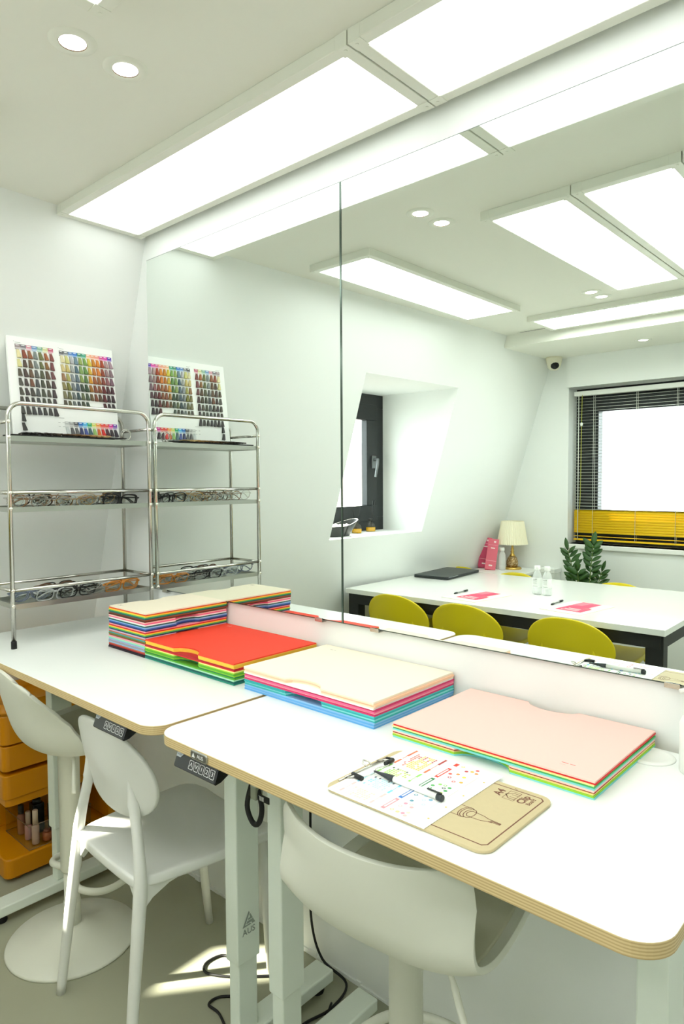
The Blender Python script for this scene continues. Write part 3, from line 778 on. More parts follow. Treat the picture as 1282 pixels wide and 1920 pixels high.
# ---------------------------------------------------------------- wire rack
rk = thing('wire_rack', (.017,-.2525,DZ), 'three-tier chrome wire rack on the left desk beside the mirror', 'rack')
XF, XBk, YL, YR = 0.0, -.179, -.2405, .2405
sh_z = [1.517-DZ, 1.299-DZ, 1.000-DZ]; bar_z = [1.564-DZ, 1.348-DZ, 1.048-DZ]; topz = 1.621-DZ; tr = .0068
for x in (XF, XBk):
    p = [(x,YL,.012)] + arc_pts((x,YL,0),(x,YL,topz),(x,YR,topz),.042,8) + arc_pts((x,YL,topz),(x,YR,topz),(x,YR,0),.042,8) + [(x,YR,.012)]
    MB().tube(p, tr, 12).build('hoop', CHROME, rk)
    for y in (YL, YR):
        MB().lathe([(.0085,0),(.0085,.022),(.007,.024)],14,(x,y,0)).build('rubber_foot', RUBBER, rk)
for k, bz in enumerate(bar_z):
    for y in (YL, YR): MB().tube([(XF,y,bz),(XBk,y,bz)], .0055, 10).build('end_rail', CHROME, rk)
    if k:
        for x in (XF, XBk): MB().tube([(x,YL,bz),(x,YR,bz)], .0055, 10).build('guard_rail', CHROME, rk)
for z in sh_z:
    m = MB(); m.box(XBk+.002,XF-.002,YL+.008,YR-.008,-.008+z,-.0065+z)
    for x0,x1 in ((XBk+.001,XBk+.003),(XF-.005,XF-.001)): m.box(x0,x1,YL+.008,YR-.008,-.011+z,.005+z)
    for y0,y1 in ((YL+.006,YL+.009),(YR-.009,YR-.006)): m.box(XBk+.002,XF-.002,y0,y1,-.011+z,.004+z)
    m.build('shelf_tray', SHELF, rk)
m = MB()
for z in sh_z+bar_z:
    for y in (YL, YR):
        m.M = Matrix.Translation((XF+tr-.001,y,z)) @ Matrix.Rotation(R(90),4,'Y'); m.lathe([(.0058,0),(.0056,.0018),(.003,.0028),(0,.003)],14)
m.M = Matrix.Identity(4); m.build('screw_heads', mat('bright screw',(236,232,222),.25,.9), rk)

# swatch board leaning in the rack
yb0, yb1 = -.433, -.067
BB, BT = Vector((-.082,yb0,1.5125)), Vector((-.126,yb0,1.852))
e1 = Vector((0,1,0)); e2 = (BT-BB).normalized(); BH = (BT-BB).length; BWd = yb1-yb0
bd = thing('hair_color_board', (BB.x,BB.y,BB.z), 'white hair colour swatch board leaning on the rack top', 'swatch board')
BM = frame_M((0,0,0), e1, e2)   # local: x along board, y up board, z out toward the room
m = MB(); m.M = BM; m.box(0,BWd,0,BH,-.013,0); m.build('panel', mat('white foam board',(244,246,244),.5), bd, bevel=.001)
def P3(u, v, w=0): return BM @ Vector((u,v,w))
rows7 = [.165,.255,.345,.435,.525,.615,.705]
LC = [[(222,210,160),(132,56,24),(140,82,40),(118,128,124),(104,108,52),(156,86,34),(124,60,54)],
      [(206,200,140),(66,42,26),(96,70,40),(116,124,122),(88,94,40),(126,84,24),(112,54,56)],
      [(72,62,42),(62,42,34),(92,66,40),(78,80,76),(70,72,42),(80,58,34),(96,50,50)],
      [(66,62,52),(56,38,34),(104,60,32),(66,66,66),(54,56,36),(60,52,34),(62,36,38)],
      [(60,56,42),(48,34,34),(54,48,38),(66,70,70),(58,60,42),(62,56,42),(54,36,40)],
      [(54,48,36),(46,36,32),(50,46,40),(60,62,62),(54,56,42),(58,58,44),(50,38,42)],
      [(46,44,40),(42,38,36),(42,40,42),(44,42,46),(44,42,38),(46,42,40),(42,34,38)]]
RC = [[(214,204,164),(200,196,124),(170,170,176),(104,130,146),(142,160,84),(120,160,76),(206,186,60),(196,126,24),(214,130,36),(160,62,30),(176,144,144),(168,140,152)],
      [(196,178,124),(186,168,100),(150,154,152),(64,92,108),(122,150,84),(88,128,60),(200,166,52),(186,112,34),(202,116,40),(138,62,38),(154,124,126),(128,104,112)],
      [(140,104,70),(158,152,84),(128,134,140),(84,100,112),(128,146,74),(76,108,54),(196,136,28),(148,82,38),(146,86,44),(126,54,40),(136,86,92),(116,86,100)],
      [(120,110,64),(112,110,36),(106,112,114),(66,82,96),(38,52,34),(40,66,38),(146,98,32),(120,60,34),(122,68,38),(96,30,32),(76,38,44),(78,46,56)],
      [(110,104,70),(94,94,52),(100,106,104),(42,62,66),(86,94,60),(56,72,52),(92,72,40),(110,54,34),(80,60,42),(86,28,32),(56,36,42),(60,44,50)],
      [(62,54,40),(76,72,42),(92,100,98),(48,56,56),(54,58,40),(46,62,52)]]
R6b = {9:(74,34,40),10:(50,38,42),11:(48,38,44)}
BCc = [(196,202,202),(92,92,94),(96,98,100),(52,58,104),(66,84,152),(70,104,112),(150,190,110),(212,104,36),(214,44,40),(78,30,44),(58,46,52),(54,46,58)]
swatches = []
def uL(i): return .088+.049*i
def uR(i): return .482+.0437*i
for r_, row in enumerate(LC):
    for i, c in enumerate(row): swatches.append((uL(i), rows7[r_], c))
swatches += [(uL(0),.778,(42,42,40)),(uL(0),.862,(44,42,42))]
for r_, row in enumerate(RC):
    for i, c in enumerate(row): swatches.append((uR(i), rows7[r_]-.0 , c))
for i, c in R6b.items(): swatches.append((uR(i), rows7[5], c))
for i, c in enumerate(BCc): swatches.append((uR(i), .884, c))
def swatch_geo(mb, u, v, c, tw=0.0, s=1.0):
    x = u*BWd; y = (1-v)*BH
    hw0, hw1, h = .0040*s, .0068*s, .0130*s
    pts = [(-hw1,-h,.004),(hw1,-h,.004),(hw0,h,.001),(-hw0,h,.001)]
    lo = []; hi = []
    for a,b_,w in pts:
        a2 = a*math.cos(tw)-b_*math.sin(tw)+ (.002 if b_<0 else -.001); b2 = a*math.sin(tw)+b_*math.cos(tw)
        lo.append(tuple(P3(x+a2,y+b2,.0003))); hi.append(tuple(P3(x+a2*.9,y+b2*.95,w+.003)))
    mb.add(lo+hi, [(3,2,1,0),(4,5,6,7),(0,1,5,4),(1,2,6,5),(2,3,7,6),(3,0,4,7)], 0, False, c)
rr = random.Random(5)
HAIR = bpy.data.materials.new('hair tuft'); HAIR.use_nodes = True
_nt = HAIR.node_tree; _b = _nt.nodes['Principled BSDF']; _a = _nt.nodes.new('ShaderNodeAttribute'); _a.attribute_name = 'ink'
_nt.links.new(_a.outputs['Color'], _b.inputs['Base Color']); _b.inputs['Roughness'].default_value = .42
for k, (u, v, c) in enumerate(swatches[:100]):
    q = MB(); swatch_geo(q, u, v, c, rr.uniform(-.08,.10), rr.uniform(.92,1.05)); q.build('hair_swatch', HAIR, bd)
q = MB()
for (u, v, c) in swatches[100:]: swatch_geo(q, u, v, c, rr.uniform(-.08,.10), rr.uniform(.92,1.05))
o = q.build('hair_swatches', HAIR, bd); o['kind'] = 'stuff'
q = MB()
def strip(u0, u1, v0, v1, c, w=.0004):
    q.add([tuple(P3(a*BWd,(1-b_)*BH,w)) for a,b_ in ((u0,v1),(u1,v1),(u1,v0),(u0,v0))],[(0,1,2,3)],0,False,c)
H1 = [(150,132,136),(120,116,124),(214,150,166),(116,152,196),(130,176,150),(206,206,150),(190,88,116)]
H2 = [(84,84,88),(128,134,142),(92,134,196),(46,118,206),(70,140,110),(56,160,130),(240,190,150),(240,170,140),(238,156,140),(214,90,150),(220,60,170),(96,64,176)]
H3 = [(196,200,198),(166,168,168),(80,82,86),(30,110,200),(80,180,230),(40,170,110),(220,220,110),(246,160,80),(236,70,60),(236,80,70),(224,60,160),(120,80,180)]
def pale(c): return tuple(int(x+(255-x)*.45) for x in c)
def header(us, hs, pitch, v0):
    for i, c in enumerate(hs):
        a = us(i)-pitch/2
        strip(a,a+pitch,v0,v0+.030,c); strip(a,a+pitch,v0+.030,v0+.043,pale(c)); strip(a,a+pitch*.8,v0+.0465,v0+.052,c)
        strip(a+.008,a+pitch-.012,v0+.007,v0+.013,(250,250,250),.0006)
for args in ((uL,H1,.049,.072),(uR,H2,.0437,.080),(uR,H3,.0437,.790)):
    q = MB(); header(*args); q.build('color_header', INK, bd)
q = MB()
for (u,v,w_) in ((.055,.045,.006),(.066,.055,.05),(.455,.050,.006),(.466,.058,.04),(.40,.745,.006),(.41,.755,.05),(.40,.80,.02),(.44,.80,.02),(.40,.84,.02),(.44,.84,.02)):
    strip(u,u+w_,v,v+.006,(190,190,190))
q.build('printed_caption', INK, bd)

# ring binder of hair strands lying on the top tray
hb_ = thing('strand_binder', (.017-.058,-.285,1.5232), 'black ring binder of hair strands lying before the swatch board', 'binder')
m = MB(); m.prism(rrect(-.022,.052,-.195,.150,.008,4),0,.004); m.build('cover', mat('binder black',(20,20,20),.45), hb_)
m = MB(); m.prism(rrect(-.018,.050,-.02,.195,.006,4),.0045,.007); m.build('open_leaf', mat('binder black',(20,20,20),.45), hb_)
rr = random.Random(9)
tones = [(26,24,22),(34,28,24),(44,34,26),(60,44,28),(84,60,36),(110,80,46),(140,108,64),(168,136,88),(190,164,118)]
for k, c in enumerate(tones):
    q = MB(); y0 = -.135+.031*k
    for s in range(10):
        yy = y0+rr.uniform(-.013,.013); x1 = .060+rr.uniform(-.004,.010)
        q.tube(cat_rom([(-.01,yy,.0085+rr.uniform(0,.002)),(.025,yy+rr.uniform(-.004,.004),.0095+rr.uniform(0,.003)),(x1,yy+rr.uniform(-.008,.008),.006+rr.uniform(-.001,.004))],4),[.0022]*8+[.0008],6)
    q.build('hair_strand', mat('strand %d'%k,c,.5), hb_)
m = MB(); m.tube([(.022+.0*k_,.205+.019*math.cos(2*math.pi*k_/20),.0205+.019*math.sin(2*math.pi*k_/20)) for k_ in range(20)],.0014,6,True)
m.tube([(.034,.2+.016*math.cos(2*math.pi*k_/20),.0175+.016*math.sin(2*math.pi*k_/20)) for k_ in range(20)],.0014,6,True); m.build('binder_ring', CHROME, hb_)

# ---------------------------------------------------------------- spectacles on the two lower shelves
LENS = PANE
def glasses_proto(shape, col, thick, metal, lens_tint=None):
    t = bpy.data.objects.new('eyeglasses', None); COL.objects.link(t); t.empty_display_size = .03
    mm = mat('frame '+'%d_%d_%d'%col+('m' if metal else ''), col, .3, .85 if metal else 0.0)
    w, h = (.025,.021) if shape == 'round' else ((.027,.019) if shape == 'oval' else (.028,.020))
    def rim(cx, sc=1.0):
        n = 22; out = []
        for k in range(n):
            a = 2*math.pi*k/n; c_, s_ = math.cos(a), math.sin(a); e = 1.0 if shape in ('round','oval') else .62
            out.append((cx+sc*w*abs(c_)**e*(1 if c_>0 else -1), 0, sc*h*abs(s_)**e*(1 if s_>0 else -1)))
        return out
    z0 = h+thick
    for cx in (-.0335,.0335):
        m = MB(); m.M = Matrix.Translation((0,0,z0)); m.tube(rim(cx), thick, 7, True); m.build('rim', mm, t)
    m = MB(); m.M = Matrix.Translation((0,0,z0)); m.tube(cat_rom([(-.0335+w*.93,0,.005),(0,.001,.010),(.0335-w*.93,0,.005)],4), thick*.9, 7)
    for s in (-1,1): m.tube([(s*(.0335+w*.93),0,.006),(s*(.0335+w+.006),-.002,.007)], thick, 7)
    m.build('bridge', mm, t)
    for s in (-1,1):
        m = MB(); m.M = Matrix.Translation((0,0,z0)); xs = .0335+w+.006; yy = -.007-.004*(s>0)
        m.tube(cat_rom([(s*xs,-.002,.007),(s*(xs-.003),yy,.007),(s*(xs-.06),yy-.001,.006),(s*(xs-.095),yy,.003),(s*(xs-.122),yy,-.014)],4), [thick*.8]*11+[thick*1.15]*6, 7); m.build('temple', mm, t)
        m = MB(); m.M = Matrix.Translation((0,0,z0)); pts = rim(s*.0335,.98); m.add(pts,[tuple(range(len(pts)))]); m.build('lens', LENS, t)
    return t
KINDS_G = [('round',(150,116,84),.0016,False,'brown round'),('oval',(92,58,32),.0022,False,'tortoise brown'),('square',(20,20,22),.0023,False,'thick black'),('round',(178,176,170),.0009,True,'thin silver'),
           ('oval',(186,150,92),.0009,True,'thin gold'),('square',(196,200,200),.0020,False,'clear plastic'),('round',(28,28,30),.0011,True,'thin black'),('square',(206,132,46),.0024,False,'amber plastic'),('oval',(120,128,146),.0020,False,'smoky blue')]
PR = {}
used = set()
def place_glasses(kind, y, x, z, rot, label, shelf):
    k = [q for q in KINDS_G if q[4] == kind][0]
    if kind not in PR: PR[kind] = glasses_proto(k[0],k[1],k[2],k[3])
    src = PR[kind]
    if kind not in used:
        o = src; used.add(kind)
    else:
        o = dup(src, (0,0,0), 0, '')
    o.location = (x,y,z); o.rotation_euler = rot
    tag(o, label, 'eyeglasses', 'eyeglasses on the %s rack shelf' % shelf)
    return o
CNT = ['leftmost','second from left','third from left','fourth from left','fifth from left','sixth from left','seventh from left','eighth from left','ninth from left','tenth from left','eleventh from left','twelfth from left','thirteenth from left','fourteenth from left','fifteenth from left','sixteenth from left','seventeenth from left','eighteenth from left']
rr = random.Random(21)
MID = ['thin silver','brown round','brown round','thick black','thin silver','thin black','brown round','tortoise brown','thin gold','thin silver','clear plastic','clear plastic','thin gold','thin silver','thin black','clear plastic','thick black','thick black']
LOW = ['smoky blue','smoky blue','clear plastic','clear plastic','clear plastic','thick black','tortoise brown','thick black','thick black','thin black','thick black','thin silver','thin silver','clear plastic','thin gold','tortoise brown','amber plastic','amber plastic']
for shelf, lst, sz in (('middle',MID,1.299),('lower',LOW,1.000)):
    n = len(lst)
    for i, kd in enumerate(lst):
        y = -.425+(.425-.085)*i/(n-1)
        lie = rr.choice((0,0,1)) if shelf == 'middle' else rr.choice((0,1,0))
        x = .004-.036-.036*(i % 4) + rr.uniform(-.004,.004)
        rz = R(-90)+rr.uniform(-.22,.22)
        if lie: rx = R(rr.uniform(-62,-40)); dz = .004+.008*(i % 3 == 1)
        else: rx = R(rr.uniform(-24,-8)); dz = .0015+.009*(i % 3 == 0)
        place_glasses(kd, y, x, sz-.0050+dz, (rx,rr.uniform(-.06,.06),rz), '%s eyeglasses, %s on the %s rack shelf' % (kd, CNT[i], shelf), shelf)
t = thing('glasses_case', (-.125,-.075,1.299+.046), 'small black case beside the spectacles at the right end of the middle shelf', 'case')
MB().box(-.02,.024,-.040,.028,0,.006).build('lid', BLACK, t, bevel=.003)
MB().box(-.016,.018,-.034,.024,-.0505,-.001).build('body', mat('case grey',(60,60,58),.5), t, bevel=.003)
# ---------------------------------------------------------------- meeting table behind the camera side
TZ = .78
t = thing('meeting_table', (.455,-1.99,0), 'long white meeting table with black metal legs seen in the mirror', 'table', rz=R(-1.1))
TB = t; hx, hy = .836, .52
m = MB(); m.box(-hx,hx,-hy,hy,TZ-.026,TZ); m.build('tabletop', mat('white table laminate',(240,242,238),.16), t, bevel=.0015)
m = MB()
for s in (-1,1): m.box(-hx+.02,hx-.02,s*(hy-.035)-.022,s*(hy-.035)+.022,TZ-.082,TZ-.0265)
for s in (-1,1): m.box(s*(hx-.035)-.022,s*(hx-.035)+.022,-hy+.06,hy-.06,TZ-.082,TZ-.0265)
m.build('apron', BLACKM, t)
for sx in (-1,1):
    for sy in (-1,1):
        m = MB(); m.box(sx*(hx-.045)-.035,sx*(hx-.045)+.035,sy*(hy-.045)-.03,sy*(hy-.045)+.03,0,TZ-.0265)
        m.build('leg', BLACKM, t, bevel=.003)
# laptop, closed
t = thing('laptop', (-.235,-2.265,TZ), 'closed dark grey laptop lying at the far end of the white table', 'laptop', rz=R(-5))
DG = mat('laptop grey',(58,64,66),.4,.3)
MB().prism(rrect(-.118,.118,-.215,.215,.012,4),.002,.012).build('base', mat('laptop base',(40,44,46),.5), t, bevel=.002)
MB().prism(rrect(-.118,.118,-.215,.215,.012,4),.0128,.019).build('lid', DG, t, bevel=.002)
m = MB(); m.box(.113,.1185,.08,.2,.014,.0165); m.build('hinge_strip', mat('silver strip',(205,210,212),.3,.6), t)
m = MB()
for yy in (-.205,-.19): m.box(-.1185,-.1178,yy,yy+.008,.005,.009)
m.build('ports', BLACK, t)
# water bottles
GLW = mat('bottle plastic',(236,242,240),.08, trans=.0, spec=.6)
def pet(name, loc, h, label, group, empty=False):
    t = thing(name, loc, label, 'bottle', group)
    bm_ = bpy.data.materials.get('pet clear')
    if bm_ is None:
        bm_ = bpy.data.materials.new('pet clear'); bm_.use_nodes = True
        nt = bm_.node_tree; pb = nt.nodes['Principled BSDF']; pb.inputs['Base Color'].default_value = (.93,.96,.95,1); pb.inputs['Roughness'].default_value = .08
        tr_ = nt.nodes.new('ShaderNodeBsdfTransparent'); mx = nt.nodes.new('ShaderNodeMixShader'); mx.inputs[0].default_value = .42
        nt.links.new(tr_.outputs[0], mx.inputs[1]); nt.links.new(pb.outputs[0], mx.inputs[2]); nt.links.new(mx.outputs[0], nt.nodes['Material Output'].inputs[0])
    s = h/.150
    MB().lathe([(.020*s,0),(.0235*s,.004*s),(.0235*s,.030*s),(.0222*s,.033*s),(.0235*s,.036*s),(.0235*s,.092*s),(.021*s,.105*s),(.013*s,.122*s),(.0105*s,.126*s),(.0105*s,.132*s)],28).build('body', bm_, t)
    MB().lathe([(.0145*s,.130*s),(.015*s,.131*s),(.0148*s,.149*s),(.0135*s,.150*s)],28).build('cap', WHITEP, t)
    if not empty:
        m = MB(); m.lathe([(.0239*s,.040*s),(.0239*s,.088*s)],28,caps=False); o = m.build('paper_band', mat('clear label',(240,243,240),.4), t)
        m = MB()
        for (zz,a0,a1,hh) in ((.080,150,170,.0035),(.080,174,200,.002),(.076,150,205,.0012),(.070,148,205,.0010),(.064,150,200,.0008),(.058,150,205,.0008),(.044,140,215,.0014)):
            n = 8; vs = []
            for k in range(n+1):
                w_ = R(a0+(a1-a0)*k/n-80)
                vs += [(.0241*s*math.cos(w_),.0241*s*math.sin(w_),zz*s),(.0241*s*math.cos(w_),.0241*s*math.sin(w_),(zz+hh)*s)]
            m.add(vs,[(2*k,2*k+2,2*k+3,2*k+1) for k in range(n)],0,False,(120,128,124))
        m.build('label_print', INK, t)
    return t
pet('water_bottle', (.527,-1.955,TZ), .150, 'clear water bottle on the white table, left one of the two', 'water bottles on the meeting table')
pet('water_bottle', (.585,-1.95,TZ), .150, 'clear water bottle on the white table, right one of the two', 'water bottles on the meeting table')
# brochures and pens on the table
def brochure(x, y, rz, lab):
    t = thing('brochure', (x,y,TZ), lab, 'brochure', 'pink brochures on the meeting table', rz)
    MB().box(-.105,.105,-.150,.150,.0002,.0025).build('booklet', mat('cream paper',(244,238,222),.6), t)
    m = MB()
    def q(x0,x1,y0,y1,c,z=.0027): m.add([(x0,y0,z),(x1,y0,z),(x1,y1,z),(x0,y1,z)],[(0,1,2,3)],0,False,c)
    q(-.055,.045,-.145,.10,(222,72,110)); q(.0455,.075,.0,.10,(222,72,110)); q(-.055,-.005,-.145,-.05,(232,120,140),.0031); q(.035,.065,-.02,.02,(236,96,110),.0034)
    m.add([(-.05,-.02,.0038),(-.047,-.02,.0038),(.03,-.14,.0038),(.027,-.14,.0038)],[(0,3,2,1)],0,False,(246,190,196))
    for k in range(3): m.add([(-.035+.008*k,.075-.02*k,.0038),(.05-.004*k,.075-.02*k,.0038),(.05-.004*k,.083-.02*k,.0038),(-.035+.008*k,.083-.02*k,.0038)],[(0,1,2,3)],0,False,(250,236,236))
    m.build('cover_print', INK, t)
brochure(.325,-1.690,R(8),'pink and cream brochure on the white table, before the left chairs')
brochure(.845,-1.715,R(8),'pink and cream brochure on the white table, beside the right chair')
def tpen(x, y, rz, lab):
    t = thing('ballpoint_pen', (x,y,TZ), lab, 'pen', 'pens on the meeting table', rz)
    q = MB(); q.M = Matrix.Translation((0,0,.005)) @ Matrix.Rotation(R(90),4,'Y'); q.lathe([(.0035,-.04),(.0035,.045)],12); q.build('barrel', mat('grey pen barrel',(150,154,152),.4), t)
    q = MB(); q.M = Matrix.Translation((0,0,.005)) @ Matrix.Rotation(R(90),4,'Y'); q.lathe([(.001,-.072),(.0045,-.060),(.0048,-.038)],12); q.build('grip', BLACK, t)
    q = MB(); q.M = Matrix.Translation((0,0,.005)) @ Matrix.Rotation(R(90),4,'Y'); q.lathe([(.0052,.030),(.0052,.068),(.003,.07)],12); q.build('end_cap', BLACK, t)
tpen(.201,-1.735,R(-92),'black and grey pen beside the left brochure on the white table')
tpen(.722,-1.767,R(-92),'black and grey pen beside the right brochure on the white table')

# ---------------------------------------------------------------- cabinet corner
CZ = .755
t = thing('low_cabinet', (-.135,-2.875,0), 'low white cabinet in the corner under the table lamp', 'cabinet')
MB().prism(rrect(-.220,.160,-.195,.200,.02,5),CZ-.018,CZ).build('cabinet_top', LAM, t, bevel=.002)
MB().box(-.205,.142,-.19,.185,.09,CZ-.0185).build('carcass', mat('cabinet white',(226,230,224),.5), t)
for a,b_ in ((-.203,-.033),(-.029,.140)): MB().box(a,b_,.1852,.196,.10,CZ-.05).build('door', mat('cabinet white',(226,230,224),.5), t, bevel=.002)
for a in (-.050,-.012): MB().box(a-.004,a+.004,.1962,.210,.40,.50).build('handle', CHROME, t, bevel=.001)
for a in (-.18,.12):
    for b_ in (-.16,.15): MB().lathe([(.012,0),(.016,.09)],14,(a,b_,0)).build('leg', BLACKM, t)
t = thing('storage_box', (.092,-3.025,0), 'tall narrow white box between the corner cabinet and the plant', 'box')
MB().box(-.058,.055,-.05,.05,0,.745).build('body', mat('cabinet white',(226,230,224),.5), t, bevel=.002)
MB().box(-.060,.057,-.052,.052,.746,.775).build('lid', LAM, t, bevel=.002)
# lamp
t = thing('table_lamp', (-.153,-2.955,CZ), 'gold table lamp with cream pleated shade on the corner cabinet', 'lamp')
MB().lathe([(.062,0),(.064,.006),(.060,.014),(.050,.018)],36).build('base', GOLD, t)
BG = bpy.data.materials.new('beaded gold'); BG.use_nodes = True
_n = BG.node_tree; _p = _n.nodes['Principled BSDF']; _v = _n.nodes.new('ShaderNodeTexVoronoi'); _v.inputs['Scale'].default_value = 95; _t = _n.nodes.new('ShaderNodeTexCoord')
_r = _n.nodes.new('ShaderNodeValToRGB'); _r.color_ramp.elements[0].color = rgb((226,206,170)); _r.color_ramp.elements[1].color = rgb((150,118,66)); _r.color_ramp.elements[1].position = .6
_n.links.new(_t.outputs['Object'], _v.inputs['Vector']); _n.links.new(_v.outputs['Distance'], _r.inputs[0]); _n.links.new(_r.outputs[0], _p.inputs['Base Color']); _p.inputs['Roughness'].default_value = .35; _p.inputs['Metallic'].default_value = .5
_bp = _n.nodes.new('ShaderNodeBump'); _bp.inputs['Strength'].default_value = .8; _bp.inputs['Distance'].default_value = .003; _bp.invert = True
_n.links.new(_v.outputs['Distance'], _bp.inputs['Height']); _n.links.new(_bp.outputs[0], _p.inputs['Normal'])
MB().lathe([(.036,.018),(.041,.035),(.040,.055),(.031,.080),(.020,.092)],32).build('beaded_body', BG, t)
MB().lathe([(.021,.091),(.017,.098),(.010,.112),(.013,.120),(.009,.130),(.011,.140),(.007,.150),(.006,.20)],24).build('stem', GOLD, t)
q = MB(); n = 96; vs = []; fs = []
for j, (r_, z) in enumerate(((.104,.175),(.076,.335))):
    for k in range(n):
        rad = r_*(1+(.018 if k % 2 else -.018)); w_ = 2*math.pi*k/n; vs.append((rad*math.cos(w_),rad*math.sin(w_),z))
for k in range(n): fs.append((k,(k+1)%n,n+(k+1)%n,n+k))
q.add(vs,fs); q.build('lamp_shade', mat('cream pleated fabric',(246,240,214),.8), t, solid=.0015)
q = MB(); q.tube(cat_rom([(-.05,.01,.006),(-.075,.02,.010),(-.10,.01,.012),(-.125,.0,.008)],5),.005,8); q.build('cord', BLACK, t)
# leaflets
def leaf(x, y, rz, lab, c):
    t = thing('leaflet_box', (x,y,CZ), lab, 'leaflet', 'pink leaflets on the corner cabinet', rz)
    LM = Matrix.Translation((0,0,.004)) @ Matrix.Rotation(R(6),4,'X') @ Matrix.Rotation(R(7),4,'Y')
    m = MB(); m.M = LM; m.box(-.036,.036,-.012,.008,.0008,.214); m.build('sleeve', mat('leaflet %d'%c[1],c,.5), t, bevel=.001)
    m = MB(); m.M = LM
    def q(x0,x1,z0,z1,cc): m.add([(x0,.0085,z0),(x1,.0085,z0),(x1,.0085,z1),(x0,.0085,z1)],[(0,1,2,3)],0,False,cc)
    q(-.012,.012,.024,.034,(250,226,226)); q(-.012,.016,.146,.153,(250,226,226)); q(-.034,.034,.060,.063,(242,170,180)); q(-.03,.03,.17,.172,(242,170,180)); q(0.004,.018,.188,.200,(250,226,226))
    m.build('sleeve_print', INK, t)
    MB().box(-.034,.034,-.045,.006,.0004,.003).build('stand', mat('leaflet %d'%c[1],c,.5), t)
leaf(-.240,-2.80,R(-28),'pink leaflet sleeve standing on the cabinet, front one of two',(226,108,128))
leaf(-.334,-2.868,R(-28),'pink leaflet sleeve standing on the cabinet, rear darker one',(206,72,110))
pet('water_bottle', (-.222,-2.892,CZ), .150, 'clear empty bottle on the cabinet behind the pink leaflets, left one', 'clear bottles on the corner cabinet', True)
pet('water_bottle', (-.180,-2.862,CZ), .155, 'clear empty bottle on the cabinet behind the pink leaflets, nearest the lamp', 'clear bottles on the corner cabinet', True)
# plant
t = thing('potted_plant', (.40,-2.87,0), 'green potted plant with glossy leaflets below the wide window', 'plant')
MB().lathe([(.085,0),(.095,.01),(.125,.24),(.130,.26),(.120,.26),(.115,.235)],36).build('pot', mat('white pot',(232,234,230),.4), t)
MB().lathe([(0,.236),(.116,.236)],28).build('soil', mat('soil',(60,46,36),.9), t)
ST = mat('plant stem',(92,120,58),.5); LF = mat('glossy leaf green',(52,88,40),.3, noise=.25, nscale=9)
rr = random.Random(4)
stems = [((.0,.0),(-.10,.03),.925,9),((.0,.0),(.0,-.0),.90,0),((.01,.0),(.06,.02),.965,10),((.02,.01),(.10,-.02),.80,7),((-.02,.0),(-.03,.04),.80,6)]
for (bx,by),(tx,ty),hz,nl in stems:
    if nl == 0: continue
    P = cat_rom([(bx,by,.235),(bx+(tx-bx)*.25,by+(ty-by)*.3,.235+(hz-.235)*.45),(bx+(tx-bx)*.65,by+(ty-by)*.7,.235+(hz-.235)*.78),(tx,ty,hz)],6)
    MB().tube(P,[.0065-.0045*i/(len(P)-1) for i in range(len(P))],8).build('stem', ST, t)
    m = MB(); k = len(P)
    for i in range(nl*2+1):
        f = .42+.58*(i//2)/nl if i < nl*2 else 1.0
        a = f*(k-1); j = min(int(a),k-2); p = P[j].lerp(P[j+1],a-j); tg = (P[j+1]-P[j]).normalized()
        sd = 1 if i % 2 else -1
        ax = Vector((sd*.92, rr.uniform(-.5,.5), 0)).normalized()
        d = (ax*.85+tg*.75+Vector((0,0,rr.uniform(-.1,.1)))).normalized() if i < nl*2 else tg
        Lf = rr.uniform(.062,.088)*(1.0 if i < nl*2 else 1.1); Wf = Lf*rr.uniform(.17,.24)
        nrm = d.cross(Vector((0,1,.35))).normalized(); up_ = nrm.cross(d).normalized()
        vs = []; N = 6
        for q_ in range(N+1):
            s_ = q_/N; wd = Wf*math.sin(math.pi*min(1,s_*.96+.02))**.75
            c_ = p+d*(Lf*s_)-up_*(.012*s_*s_)
            vs += [tuple(c_-nrm*wd),tuple(c_+up_*-.0025),tuple(c_+nrm*wd)]
        fs = []
        for q_ in range(N):
            o = 3*q_; fs += [(o,o+1,o+4,o+3),(o+1,o+2,o+5,o+4)]
        m.add(vs,fs,0,True)
    m.build('leaves', LF, t, solid=.0012)

# ---------------------------------------------------------------- venetian blind
t = thing('venetian_blind', (0,YB-.05,0), 'yellow venetian blind half lowered over the wide window', 'blind')
X0, X1 = .215, 1.395
MB().box(X0,X1,-.022,.022,1.935,1.965).build('head_rail', mat('blind rail white',(226,228,222),.4), t, bevel=.002)
GS = mat('grey blind slat',(196,200,192),.45); YS = mat('yellow blind slat',(244,198,14),.5)
def slats(z0, z1, step, tilt, mm, name, wd=.0125):
    m = MB(); z = z0
    while z < z1:
        dy, dz = wd*math.cos(R(tilt)), wd*math.sin(R(tilt))
        m.add([(X0,-dy,z+dz),(X1,-dy,z+dz),(X1,0,z+.0015),(X0,0,z+.0015),(X1,dy,z-dz),(X0,dy,z-dz)],[(0,1,2,3),(3,2,4,5)],0,True); z += step
    m.build(name, mm, t, solid=.0006)
slats(1.178,1.925,.0205,4,GS,'open_slats')
slats(1.030,1.172,.0165,68,YS,'closed_slats',.0118)
m = MB(); m.box(X0,X1,-.012,.012,.968,.979); m.box(X0,X1,-.012,.012,.995,.9985); m.build('bottom_rail', YS, t, bevel=.002)
m = MB()
for x in (.345,.62,.86,1.12,1.32):
    for yy in (-.0135,.0135): m.tube([(x,yy,1.94),(x,yy,.975)],.0013,6)
m.tube([(X0+.03,.016,1.94),(X0+.03,.016,.975)],.003,6)
m.build('ladder_cords', mat('blind cord',(222,224,214),.6), t)
